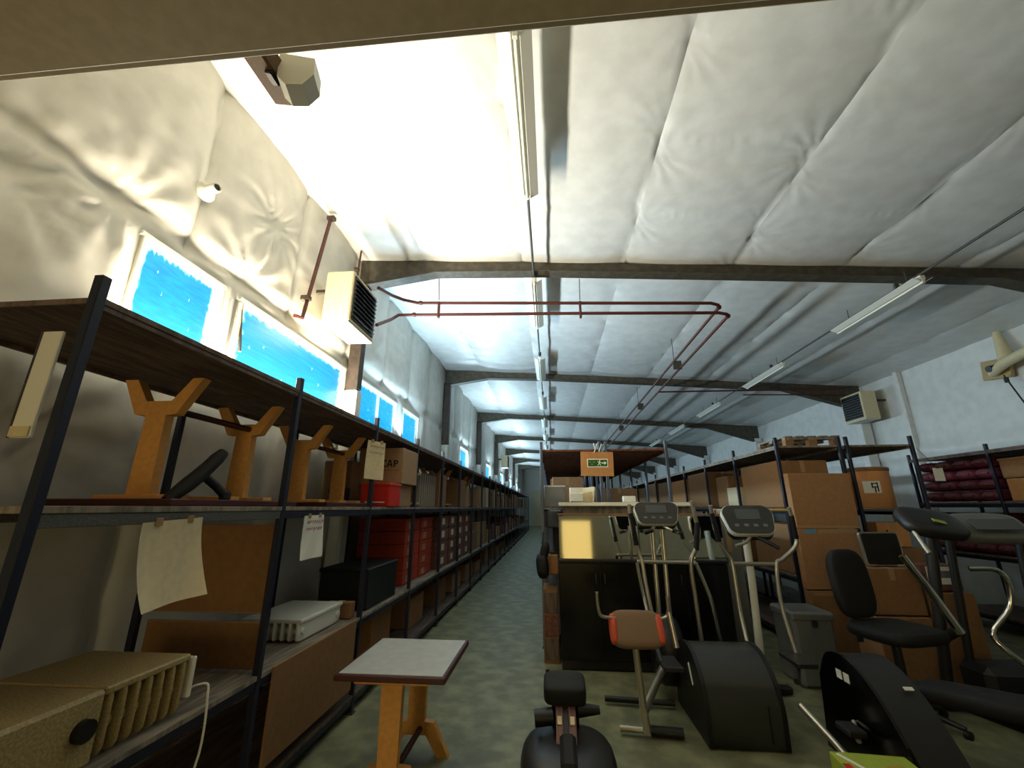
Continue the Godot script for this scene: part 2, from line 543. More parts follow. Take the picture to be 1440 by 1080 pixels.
func wall_bulge(z: float, y: float) -> float:
	var q := near_window(z, y)
	var u := z / 1.2 + 0.05 * nz.get_noise_2d(y, z * 0.1)
	var fu := absf(u - roundf(u))
	var h := 0.06 * pow(sin(PI * (u - floorf(u))), 0.6)
	# rail at 3.36 m pulls the sheet back
	var g := absf(y - 3.36 - 0.03 * nz.get_noise_2d(z * 0.7, 5.0))
	h -= 0.05 * exp(-g * g * 160.0)
	h += 0.03 * nz.get_noise_2d(z * 0.45, y * 0.45)
	# slack folds
	var w := nz.get_noise_2d(z * 0.35 + 20.0, y * 0.35)
	h += 0.012 * (0.5 - absf(nz.get_noise_2d((z * 0.8 + y * 1.1) * 1.0, (y * 0.8 - z * 1.1) * 0.25 + 30.0))) * (1.0 + w)
	h += 0.008 * (0.4 - absf(nz.get_noise_2d(z * 0.5 - 60.0, y * 3.2)))
	for p in [[-1.42, 3.12], [-1.9, 3.33], [-2.95, 3.38], [-1.7, 1.9], [-3.2, 4.1]]:
		var oz: float = z - p[0]
		var oy: float = y - p[1]
		var r := sqrt(oz * oz + oy * oy)
		h += 0.02 * exp(-r * 3.2) * sin(atan2(oy, oz) * 12.0 + p[0] * 5.0) * minf(r * 8.0, 1.0) - 0.05 * exp(-r * r * 30.0)
	return (h - 0.02 * exp(-fu * fu * 900.0)) * q

func in_window(z: float, y: float) -> bool:
	for w in WINDOWS:
		if absf(z - w[0]) < w[1] / 2 + 0.005 and y > WB - 0.005 and y < WT + 0.005: return true
	return false

func build_left_wall() -> void:
	var c := thing("wall_left", "slack white insulation sheeting on the window wall", "wall", Vector3.ZERO, 0.0, "", "structure")
	var pos := func(z: float, y: float) -> Vector3: return Vector3(WL + wall_bulge(z, y), y, z)
	var hole := func(z: float, y: float) -> bool: return in_window(z, y)
	var z := 3.6
	while z > ZE:
		var zb := maxf(ZE, z - 1.2)
		sheet("insulation_sheet", M.foil_wall, c, pos, z, zb, 0.0, 4.9, 0.04 if z > -6.1 and z < 1.3 else (0.08 if z > -14.0 else 0.2), false, hole)
		z = zb

func build_right_wall() -> void:
	var c := thing("wall_right", "smooth bluish white sheeting on the right wall", "wall", Vector3.ZERO, 0.0, "", "structure")
	var pos := func(z: float, y: float) -> Vector3:
		var f := 0.02 * nz.get_noise_2d(z * 0.5, y * 0.5 + 80.0)
		var g := absf(y - 2.55 - 0.06 * nz.get_noise_2d(z, 3.0))
		return Vector3(WR - f - 0.05 * exp(-g * g * 90.0) + 0.02 * absf(nz.get_noise_2d(z * 2.0, y * 4.0)) * exp(-g * g * 20.0), y, z)
	var z := 3.6
	while z > ZE:
		var zb := maxf(ZE, z - 2.4)
		sheet("wall_panel", M.foil_right, c, pos, z, zb, 0.0, 4.4, 0.07 if z > -12.0 else 0.3, true)
		z = zb
	var tr := thing("trim_5", "pale upright corner strip on the right wall before the heater", "trim", Vector3(WR - 0.05, 0, -8.65), 0.0, "", "structure")
	pb(tr, "strip", M.foil_right, Vector3(0, 2.1, 0), Vector3(0.1, 4.2, 0.09), 0.01)

func pane_image(seed_: int) -> ImageTexture:
	var r := RandomNumberGenerator.new()
	r.seed = seed_
	var w := 192
	var h := 96
	var im := Image.create(w, h, false, Image.FORMAT_RGB8)
	var f := FastNoiseLite.new()
	f.seed = seed_
	f.frequency = 0.05
	for y in h:
		for x in w:
			var e: float = minf(minf(x, w - 1 - x), minf(y * 1.1, (h - 1 - y) * 1.1)) + 5.0 * f.get_noise_2d(x * 1.6, y * 1.6)
			var st := 0.5 + 0.5 * f.get_noise_2d(x * 0.35, y * 5.0)
			var blue := Color(0.0, 0.50 + 0.22 * st, 0.78 + 0.2 * st)
			var edge := Color(0.80, 0.94, 1.0)
			im.set_pixel(x, y, blue.lerp(edge, clampf(1.0 - (e - 2.0) / 3.0, 0.0, 1.0)))
	for k in 7:
		var cx := r.randi_range(14, w - 14)
		var cy := r.randi_range(12, h - 12)
		for dy in range(-2, 3):
			for dx in range(-1, 2):
				if dx * dx * 2 + dy * dy < r.randi_range(1, 6): im.set_pixel(cx + dx, cy + dy, Color(0.9, 1.0, 1.0))
	return ImageTexture.create_from_image(im)

func build_windows() -> void:
	var mats := []
	for k in 3:
		var m := StandardMaterial3D.new()
		m.albedo_color = Color(0.05, 0.2, 0.3)
		m.roughness = 0.3
		m.emission_enabled = true
		m.emission_operator = BaseMaterial3D.EMISSION_OP_MULTIPLY
		m.emission = Color.WHITE
		m.emission_texture = pane_image(50 + k)
		m.emission_energy_multiplier = 1.15
		mats.append(m)
	var sides := ["nearest", "second", "third", "fourth", "fifth", "sixth", "seventh", "eighth", "farthest"]
	for i in WINDOWS.size():
		var zc: float = WINDOWS[i][0]
		var w: float = WINDOWS[i][1]
		var t := thing("window_%d" % (i + 1), "%s blue painted window in the left wall above the rack" % sides[i], "window", Vector3(WL, WB, zc), 0.0, "", "structure")
		var H := WT - WB
		# white foil reveal
		for e in [[0.0, H / 2, w + 0.1, 0.03, true], [H, H / 2, w + 0.1, 0.03, true]]:
			pb(t, "reveal", M.white, Vector3(-0.03, e[0], 0), Vector3(0.12, 0.03, w + 0.06), 0.004)
		for g in [-1.0, 1.0]: pb(t, "reveal", M.white, Vector3(-0.03, H / 2, g * w / 2), Vector3(0.12, H, 0.03), 0.004)
		var fr := 0.03
		for e in [fr / 2 + 0.01, H - fr / 2 - 0.01]: pb(t, "frame_rail", M.white, Vector3(-0.02, e, 0), Vector3(0.05, fr, w - 0.04), 0.005)
		for g in [-1.0, 1.0]: pb(t, "frame_stile", M.white, Vector3(-0.02, H / 2, g * (w / 2 - 0.03)), Vector3(0.05, H - 0.04, fr), 0.005)
		var panes := 1
		if i == 2: panes = 2
		var pw := (w - 0.1) / panes
		for p in panes:
			var s := S()
			var za := w / 2 - 0.05 - pw * p
			var zb := za - pw
			for q in [[za, 0.03, 0, 1], [zb, H - 0.03, 1, 0], [zb, 0.03, 1, 1], [za, 0.03, 0, 1], [za, H - 0.03, 0, 0], [zb, H - 0.03, 1, 0]]:
				s.set_uv(Vector2(q[2], q[3]))
				s.add_vertex(Vector3(-0.01, q[1], q[0]))
			s.generate_normals()
			put(s.commit(), "pane", mats[(i + p) % 3], t)
			if p > 0: pb(t, "mullion", M.white, Vector3(-0.01, H / 2, za), Vector3(0.06, H - 0.06, 0.05), 0.005)
	# casement standing ajar between the first two windows
	var cs := thing("casement_frame", "grey window casement standing ajar between the two nearest blue windows", "window frame", Vector3(WL + 0.06, WB, -2.83))
	pb(cs, "stile", M.grey, Vector3(0.02, 0.36, 0.03), Vector3(0.05, 0.72, 0.05), 0.006)
	pb(cs, "stile", M.cream, Vector3(0.05, 0.36, -0.02), Vector3(0.04, 0.7, 0.03), 0.006)
	pb(cs, "stay", M.dark_grey, Vector3(0.06, 0.48, -0.05), Vector3(0.02, 0.34, 0.02), 0.004, rx(12))

func build_frames() -> void:
	var ord := ["nearest", "second", "third", "fourth", "fifth", "sixth", "farthest"]
	for i in 7:
		var z := -4.9 - 4.8 * i
		var t := thing("roof_frame", "%s brown steel portal frame spanning under the white ceiling" % ord[i], "roof beam", Vector3(0, 0, z), 0.0, "steel portal frames")
		var s := S()
		var top := []
		var bot := []
		for x in [-2.5, -1.45, 0.0, 2.0, 4.0, 5.3, 6.9]: top.append(Vector2(x, roof_y(x) - 0.03))
		for e in [[6.9, 0.58], [5.3, 0.17], [4.0, 0.165], [2.0, 0.16], [0.0, 0.16], [-1.45, 0.20], [-2.35, 0.40], [-2.5, 0.42]]: bot.append(Vector2(e[0], roof_y(e[0]) - e[1]))
		var poly := PackedVector2Array(top)
		poly.append_array(PackedVector2Array(bot))
		add_prism(s, poly, 0.10)
		obj(s, "rafter", M.steel, t)
		var fl := S()
		for k in bot.size() - 1:
			var a: Vector2 = bot[k]
			var b: Vector2 = bot[k + 1]
			var d := b - a
			add_box(fl, Vector3((a.x + b.x) / 2, (a.y + b.y) / 2 - 0.004, 0), Vector3(d.length() + 0.004, 0.012, 0.17), Basis(Vector3.BACK, atan2(d.y, d.x)), 0.0)
		obj(fl, "flange", M.steel, t)
		var pl := pb(t, "column", M.steel_dark, Vector3(-2.45, 3.72, 0), Vector3(0.15, 1.5, 0.13), 0.006)
		pl.position.y = 3.72
		pb(t, "column_casing", M.foil_wall, Vector3(-2.45, 1.48, 0), Vector3(0.17, 2.96, 0.17), 0.02)
		pb(t, "column", M.foil_right, Vector3(6.84, 1.87, 0), Vector3(0.2, 3.74, 0.16), 0.01)
		for k in 4: pb(t, "bolt", M.steel_dark, Vector3(-2.38 + 0.0, 4.0 + 0.06 * k, 0.07), Vector3(0.02, 0.02, 0.02))

func fixture(at: Vector3, label: String, group: String) -> void:
	var t := thing("light_fixture", label, "light fixture", at, 0.0, group)
	var L := 1.46
	var s := S()
	for g in [-1.0, 1.0]:
		add_box(s, Vector3(g * 0.066, 0.012, 0), Vector3(0.085, 0.006, L), rz(g * 28.0), 0.001)
	obj(s, "reflector", M.white, t)
	pb(t, "housing", M.white, Vector3(0, 0.04, 0), Vector3(0.06, 0.055, L), 0.006)
	pt(t, "tube", M.sign_white, [Vector3(0, -0.012, -L / 2 + 0.03), Vector3(0, -0.012, L / 2 - 0.03)], 0.013, 10)
	for g in [-1.0, 1.0]:
		pb(t, "socket", M.white, Vector3(0, -0.006, g * (L / 2 - 0.015)), Vector3(0.035, 0.05, 0.03), 0.004)
		pt(t, "hanger", M.pipe_grey, [Vector3(0.025, 0.06, g * 0.5), Vector3(0.025, 0.24, g * 0.5)], 0.005, 6)

func build_services() -> void:
	var ord := ["nearest", "second", "third", "fourth", "fifth", "sixth", "seventh", "eighth", "ninth", "tenth", "eleventh", "twelfth"]
	for k in 11:
		fixture(Vector3(-0.15, 4.38, -2.6 - 3.02 * k), "%s unlit tube light of the row over the left aisle" % ord[k], "tube lights over the left aisle")
	for k in 10:
		fixture(Vector3(4.2, 3.98, -5.28 - 2.95 * k), "%s unlit tube light of the row on the right" % ord[k], "tube lights over the right side")
	for e in [[-0.15, 4.468, "over the left aisle"], [4.2, 4.068, "on the right side"]]:
		var c := thing("conduit", "thin grey cable conduit joining the tube lights %s" % e[2], "conduit")
		pt(c, "pipe", M.pipe_grey, [Vector3(e[0], e[1], -0.8), Vector3(e[0], e[1], -36.0)], 0.014, 8)
		for k in 11: pb(c, "clip", M.pipe_grey, Vector3(e[0], e[1] + 0.03, -4.9 - 3.0 * k), Vector3(0.05, 0.07, 0.03))
	# heating pipes: along the first frame, then down the length of the hall
	var hi := [Vector3(-2.0, 4.08, -4.35), Vector3(-2.0, 4.2, -4.75), Vector3(-1.93, 4.26, -5.0), Vector3(-1.75, 4.255, -5.1), Vector3(0.3, 4.16, -5.1), Vector3(2.12, 4.075, -5.1), Vector3(2.22, 4.065, -5.14), Vector3(2.25, 4.06, -5.24), Vector3(2.25, 3.99, -34.0)]
	var lo := [Vector3(-2.0, 3.62, -4.4), Vector3(-2.02, 3.9, -4.85), Vector3(-2.0, 4.06, -5.05), Vector3(-1.85, 4.08, -5.1), Vector3(0.3, 4.01, -5.1), Vector3(2.2, 3.935, -5.1), Vector3(2.31, 3.93, -5.14), Vector3(2.345, 3.93, -5.24), Vector3(2.345, 3.87, -34.0)]
	var p1 := thing("heating_pipe", "upper copper heating pipe crossing below the nearest beam and turning down the hall", "pipe")
	pt(p1, "run", M.copper, hi, 0.021, 10)
	var p2 := thing("heating_pipe", "lower copper heating pipe running parallel under the upper one", "pipe")
	pt(p2, "run", M.copper, lo, 0.021, 10)
	for e in [[p1, Vector3(2.25, 4.06, -5.2)], [p2, Vector3(2.345, 3.93, -5.2)], [p1, Vector3(-1.72, 4.255, -5.1)], [p2, Vector3(-1.8, 4.08, -5.1)]]:
		pb(e[0], "elbow_collar", M.copper, e[1], Vector3(0.055, 0.055, 0.055), 0.012)
	for x in [-1.46, 0.45]:
		pt(p1, "hanger", M.copper, [Vector3(x, roof_y(x) - 0.16, -5.02), Vector3(x, 4.3 - 0.043 * (x + 1.8), -5.1)], 0.006, 6)
		pb(p1, "bracket", M.copper, Vector3(x, 4.14 - 0.043 * (x + 1.46), -5.1), Vector3(0.03, 0.24, 0.05), 0.006)
	for z in [-7.3, -10.5, -13.5, -16.5]:
		pt(p1, "hanger", M.pipe_grey, [Vector3(2.25, 4.5, z), Vector3(2.25, 4.04, z)], 0.006, 6)
		pb(p1, "bracket", M.pipe_grey, Vector3(2.3, 3.98, z), Vector3(0.15, 0.16, 0.02), 0.006)
	var p3 := thing("heating_pipe", "copper branch pipe running right to the far unit heater", "pipe")
	pt(p3, "run", M.copper, [Vector3(2.345, 3.92, -9.5), Vector3(2.5, 4.08, -9.5), Vector3(6.2, 4.06, -9.5), Vector3(6.5, 4.08, -9.5)], 0.02, 8)
	pt(p3, "run", M.copper, [Vector3(4.4, 4.0, -9.62), Vector3(6.1, 3.96, -9.62), Vector3(6.6, 3.9, -9.55)], 0.014, 8)
	# brown pipes on the left wall
	var v := thing("wall_pipe", "brown pipe climbing the left wall beside the cream heater", "pipe")
	pt(v, "run", M.copper, [Vector3(-2.42, 4.72, -3.86), Vector3(-2.42, 3.36, -3.62), Vector3(-2.42, 3.33, -3.5)], 0.02, 8)
	pb(v, "clip", M.steel_dark, Vector3(-2.42, 4.72, -3.87), Vector3(0.09, 0.05, 0.06))
	pb(v, "clip", M.steel_dark, Vector3(-2.44, 3.6, -3.66), Vector3(0.09, 0.05, 0.06))
	var w := thing("wall_pipe", "thin brown pipe rising to the roof behind the cream heater", "pipe")
	pt(w, "run", M.copper, [Vector3(-2.4, 4.78, -4.6), Vector3(-2.4, 3.95, -4.55)], 0.012, 8)
	pb(w, "clip", M.steel_dark, Vector3(-2.42, 4.5, -4.58), Vector3(0.06, 0.04, 0.04))
	heater(Vector3(-2.17, 3.4, -4.1), 0.0, "cream unit heater with black louvres high on the left wall")
	heater(Vector3(6.6, 3.3, -9.35), PI, "white unit heater with a dark grille high on the right wall")
	heater(Vector3(-2.17, 3.4, -20.6), 0.0, "small far unit heater on the left wall deep in the hall")
	var sw := thing("swing_arm", "beige swing arm bracket with a hanging cable on the right wall", "bracket", Vector3(6.98, 3.5, -6.6))
	pb(sw, "wall_plate", M.beige, Vector3(-0.06, 0.1, -0.2), Vector3(0.06, 0.3, 0.42), 0.008, rx(8))
	pt(sw, "strut", M.cream, [Vector3(-0.1, 0.62, 0.0), Vector3(-0.2, 0.15, 0.12)], [0.05, 0.1], 12)
	pt(sw, "arm", M.cream, [Vector3(-0.15, 0.02, -0.2), Vector3(-0.25, 0.1, 0.1), Vector3(-0.3, 0.2, 0.75)], [0.05, 0.075, 0.06], 12)
	pt(sw, "pivot", M.dark_grey, [Vector3(-0.16, 0.1, -0.12), Vector3(-0.26, 0.08, -0.12)], 0.05, 12)
	pt(sw, "cable", M.dark_grey, [Vector3(-0.18, -0.05, -0.02), Vector3(-0.2, -0.45, 0.12), Vector3(-0.2, -1.0, 0.3)], 0.011, 6)
	pb(sw, "connector", M.dark_grey, Vector3(-0.185, -0.13, 0.0), Vector3(0.05, 0.08, 0.05), 0.015)
	var st := thing("pipe_stub", "small white pipe outlet poking through the left wall sheeting", "pipe", Vector3(WL + 0.05, 3.8, -2.37))
	var s := S()
	add_lathe(s, [Vector2(0.075, 0), Vector2(0.055, 0.03), Vector2(0.036, 0.05), Vector2(0.036, 0.13), Vector2(0.024, 0.13)], Transform3D(Basis(Vector3.BACK, -PI / 2) * Basis(Vector3.RIGHT, 0.25), Vector3.ZERO), 20)
	obj(s, "sleeve", M.white, st)
	var bo := S()
	add_lathe(bo, [Vector2(0.0, 0.118), Vector2(0.025, 0.118)], Transform3D(Basis(Vector3.BACK, -PI / 2) * Basis(Vector3.RIGHT, 0.25), Vector3.ZERO), 16)
	obj(bo, "bore", M.black, st)
	# alarm sounder under the edge of the entrance ceiling
	var al := thing("motion_sensor", "white motion sensor hanging just past the beige entrance ceiling edge", "sensor", Vector3(-0.83, 2.985, -0.99))
	var a := S()
	add_prism(a, PackedVector2Array([Vector2(-0.055, 0.02), Vector2(0.055, 0.02), Vector2(0.06, -0.05), Vector2(0.03, -0.1), Vector2(-0.02, -0.11), Vector2(-0.05, -0.08)]), 0.08, Transform3D(ry(15), Vector3(0.01, 0, -0.02)))
	obj(a, "shell", M.white, al)
	pb(al, "mount", M.tan, Vector3(-0.07, -0.03, 0.03), Vector3(0.085, 0.07, 0.24), 0.008, rz(-12))
	pb(al, "lens", M.black, Vector3(-0.05, -0.07, 0.02), Vector3(0.03, 0.02, 0.05), 0.004, rz(-20))

func heater(at: Vector3, yaw: float, label: String) -> void:
	var t := thing("unit_heater", label, "heater", at, yaw)
	pb(t, "casing", M.cream, Vector3(-0.01, 0.29, 0), Vector3(0.30, 0.58, 0.62), 0.012)
	var gf := pb(t, "grille_frame", M.dark_grey, Vector3(0.143, 0.29, 0), Vector3(0.02, 0.5, 0.54), 0.004)
	for k in 9: pb(gf, "louvre", M.black, Vector3(0.017, -0.21 + 0.052 * k, 0), Vector3(0.035, 0.008, 0.5), 0.001, rz(-30))
	pb(t, "bottom_panel", M.white, Vector3(-0.01, -0.006, 0), Vector3(0.29, 0.012, 0.6), 0.002)
	for g in [-1.0, 1.0]: pb(t, "bracket", M.steel_dark, Vector3(-0.27, 0.4, g * 0.2), Vector3(0.26, 0.04, 0.04))

# ---------------------------------------------------------------- racks
func rack(label: String, xa: float, xb: float, zs: Array, levels: Array, tops: float, posts: Material, boards: Array) -> Node3D:
	# uprights at every z in zs on both faces; boards span bay by bay
	var t := thing("storage_rack", label, "rack")
	for z in zs:
		for x in [xa, xb]:
			pb(t, "upright", posts, Vector3(x, tops / 2, z), Vector3(0.036, tops, 0.036), 0.003)
			pb(t, "foot", M.steel_dark, Vector3(x, 0.006, z), Vector3(0.06, 0.012, 0.06), 0.002)
	for i in zs.size() - 1:
		var L: float = absf(zs[i + 1] - zs[i])
		var zc: float = (zs[i] + zs[i + 1]) / 2
		for k in levels.size():
			var y: float = levels[k]
			pb(t, "shelf_board", boards[k], Vector3((xa + xb) / 2, y - 0.012, zc), Vector3(absf(xb - xa) + 0.03, 0.024, L - 0.004), 0.002)
			for x in [xa, xb]: pb(t, "rail", boards[0] if k == 0 else (M.rail if k == 1 and i == 0 and xa == XL else posts), Vector3(x, y - (0.036 if k == 0 else 0.047), zc), Vector3(0.024, 0.022 if k == 0 else 0.044, L - 0.036), 0.003)
	return t

func zlist(z0: float, dz: float, n: int) -> Array:
	var a := []
	for k in n: a.append(z0 - dz * k)
	return a

func build_racks() -> void:
	rack("long rack with navy posts along the left wall under the blue windows", XL, -2.39, zlist(-1.225, 1.265, 25), [2.28, 1.555, 0.68, 0.13], 2.36, M.post, [M.shelf, M.shelf_pale, M.shelf_pale, M.shelf])
	rack("left half of the central island rack beside the aisle", -0.11, 0.64, zlist(-5.5, 1.25, 20), [2.27, 1.545, 0.8, 0.14], 2.37, M.post_grey, [M.shelf_red, M.shelf_pale, M.shelf, M.shelf])
	rack("right half of the central island rack behind the exit sign", 0.72, 1.47, zlist(-5.5, 1.25, 20), [2.27, 1.545, 0.8, 0.14], 2.37, M.post_grey, [M.shelf_red, M.shelf_pale, M.shelf, M.shelf])
	rack("brown panelled rack with blue posts right of the second aisle", 2.78, 3.51, zlist(-5.45, 1.25, 20), [2.28, 1.545, 0.8, 0.14], 2.38, M.post, [M.shelf_pale, M.shelf, M.shelf, M.shelf])
	rack("blue post rack holding the fibre drum on the right", 3.60, 4.33, zlist(-5.45, 1.25, 20), [2.28, 1.53, 0.9, 0.14], 2.38, M.post, [M.shelf_pale, M.rail, M.shelf, M.shelf])
	rack("dark rack along the right wall holding burgundy sacks", 5.75, 6.6, zlist(-7.35, -1.25, 5), [2.28, 1.62, 0.95, 0.2], 2.36, M.post, [M.shelf, M.shelf, M.shelf, M.shelf])

# ---------------------------------------------------------------- stock
func nth(k: int) -> String:
	var a := ["first", "second", "third", "fourth", "fifth", "sixth", "seventh", "eighth", "ninth", "tenth", "eleventh", "twelfth", "thirteenth", "fourteenth", "fifteenth", "sixteenth", "seventeenth", "eighteenth", "nineteenth"]
	if k < 19: return a[k]
	if k == 19: return "twentieth"
	if k == 29: return "thirtieth"
	if k < 29: return "twenty-" + a[k - 20]
	return "thirty-" + a[k - 30]

func carton(label: String, m: Material, c: Vector3, z: Vector3, yaw := 0.0, group := "", tape_ := true, n := "carton", cat := "box") -> Node3D:
	# c is the middle of the base
	var t := thing(n, label, cat, c, deg_to_rad(yaw), group)
	pb(t, "body", m, Vector3(0, z.y / 2, 0), z, 0.006)
	if tape_:
		pb(t, "tape", M.tape, Vector3(0, z.y + 0.0006, 0), Vector3(minf(z.x, 0.05), 0.0012, z.z * 0.99), 0.0)
		pb(t, "tape", M.tape, Vector3(0, z.y * 0.87, z.z / 2 + 0.0006), Vector3(0.05, z.y * 0.26, 0.0012), 0.0)
	return t

func y_leg(parent: Node, z: float, up: bool) -> void:
	# wooden pedestal: stem with a forked foot, in the plane across the table
	var s := S()
	var p := PackedVector2Array([Vector2(-0.062, 0.0), Vector2(0.062, 0.0), Vector2(0.056, 0.42), Vector2(0.11, 0.425), Vector2(0.225, 0.615), Vector2(0.165, 0.615), Vector2(0.07, 0.495), Vector2(-0.07, 0.495), Vector2(-0.15, 0.615), Vector2(-0.225, 0.615), Vector2(-0.12, 0.425), Vector2(-0.056, 0.42)])
	add_prism(s, p, 0.05)
	var xf := Transform3D(Basis(), Vector3(0, 0, z))
	if up: xf = Transform3D(Basis(Vector3.BACK, PI), Vector3(0, 0.615, z))
	obj(s, "leg", M.wood, parent, xf)

func pedestal_table(label: String, at: Vector3, up: bool, yaw := 0.0, dz := 0.26, length := 0.70) -> void:
	var t := thing("pedestal_table", label, "table", at, yaw, "forked-leg tables")
	var top := 0.615 if up else -0.03
	pb(t, "table_edge", M.burgundy, Vector3(0, top + 0.015, 0), Vector3(0.64, 0.034, length), 0.005)
	if up: pb(t, "table_top", M.laminate, Vector3(0, top + 0.033, 0), Vector3(0.60, 0.004, length - 0.04), 0.001)
	else: pb(t, "batten", M.wood, Vector3(0, top + 0.04, 0), Vector3(0.46, 0.025, 0.12), 0.003)
	for g in [-1.0, 1.0]:
		y_leg(t, g * dz, up)
		pb(t, "batten", M.wood, Vector3(0, (0.6 if up else 0.012), g * dz), Vector3(0.44, 0.024, 0.09), 0.004)
	var sy := 0.615 - 0.46 if up else 0.46
	pt(t, "stretcher", M.burgundy, [Vector3(0.03, sy, -dz), Vector3(0.03, sy, dz)], 0.018, 8)

func paper_sheet(label: String, m: Material, at: Vector3, w: float, h: float, curl: float, yaw: float, roll: float, marks: Material, lines: int) -> void:
	var t := thing("paper_notice", label, "paper", at, deg_to_rad(yaw))
	t.rotation.z = deg_to_rad(roll)
	var front := []
	var s := S(true)
	for i in 13:
		var v := float(i) / 12
		var row := []
		for k in 9:
			var u := float(k) / 8 - 0.5
			row.append(Vector3(u * w, -v * h, curl * v * v * (0.6 + 1.6 * u * u) + 0.004 * sin(u * 9.0 + v * 4.0)))
		front.append(row)
	for i in 12:
		for k in 8:
			quad(s, front[i + 1][k], front[i + 1][k + 1], front[i][k + 1], front[i][k])
			var b := Vector3(0, 0, -0.0012)
			quad(s, front[i][k] + b, front[i][k + 1] + b, front[i + 1][k + 1] + b, front[i + 1][k] + b)
	obj(s, "sheet", m, t)
	if lines > 0:
		var q := S()
		var r := RandomNumberGenerator.new()
		r.seed = lines * 31 + int(w * 1000)
		for l in lines:
			var y := -h * (0.12 + 0.16 * l)
			var x := -w * 0.36
			while x < w * 0.34:
				var step := r.randf_range(0.012, 0.022)
				var e := r.randf_range(0.012, 0.026)
				var v := -y / h
				var zz := curl * v * v * 0.75 + 0.008
				add_tube(q, [Vector3(x, y - e, zz), Vector3(x + step * 0.4, y, zz), Vector3(x + step * 0.8, y - e * r.randf_range(0.3, 1.0), zz)], 0.0016, 4)
				x += step * 1.25
		obj(q, "handwriting", marks, t)
	for g in [-0.25, 0.25]: pb(t, "tape", M.tape, Vector3(w * g, -0.002, 0.004), Vector3(0.03, 0.03, 0.004), 0.001)

func radiator(label: String, m: Material, at: Vector3, yaw: float, n: int, length: float, depth: float, box_: float) -> void:
	# oil filled radiator lying on its side: thin fins in a row, seen from their edges
	var t := thing("oil_radiator", label, "heater", at, deg_to_rad(yaw), "portable radiators on the left rack")
	var fin := S()
	add_blob(fin, Vector3.ZERO, Vector3(length / 2, 0.013, depth / 2), Basis(), 0.35, 0.25, 28, 8)
	fin.generate_normals()
	var mesh := fin.commit()
	for k in n:
		put(mesh, "fin", m, t, Transform3D(rx(90), Vector3(0, depth / 2, (k - (n - 1) / 2.0) * 0.054)))
	pb(t, "top_plate", m, Vector3(0, depth - 0.012, 0), Vector3(length * 0.98, 0.028, n * 0.054), 0.008)
	for g in [-1.0, 1.0]:
		pt(t, "oil_tube", m, [Vector3(g * length * 0.40, depth * 0.45, -n * 0.027), Vector3(g * length * 0.40, depth * 0.45, n * 0.027)], 0.022, 10)
	if box_ > 0.0:
		var cbx := pb(t, "control_box", m, Vector3(0, depth / 2, n * 0.027 + box_ / 2), Vector3(length, depth, box_), 0.012)
		pt(cbx, "knob", M.black, [Vector3(length * 0.5 - 0.01, depth * 0.05, 0.07 - box_ / 2), Vector3(length * 0.5 + 0.025, depth * 0.05, 0.07 - box_ / 2)], 0.035, 16)
		pb(t, "end_cap", M.white, Vector3(length * 0.42, depth * 0.6, -n * 0.027 - 0.01), Vector3(0.1, 0.16, 0.02), 0.006)

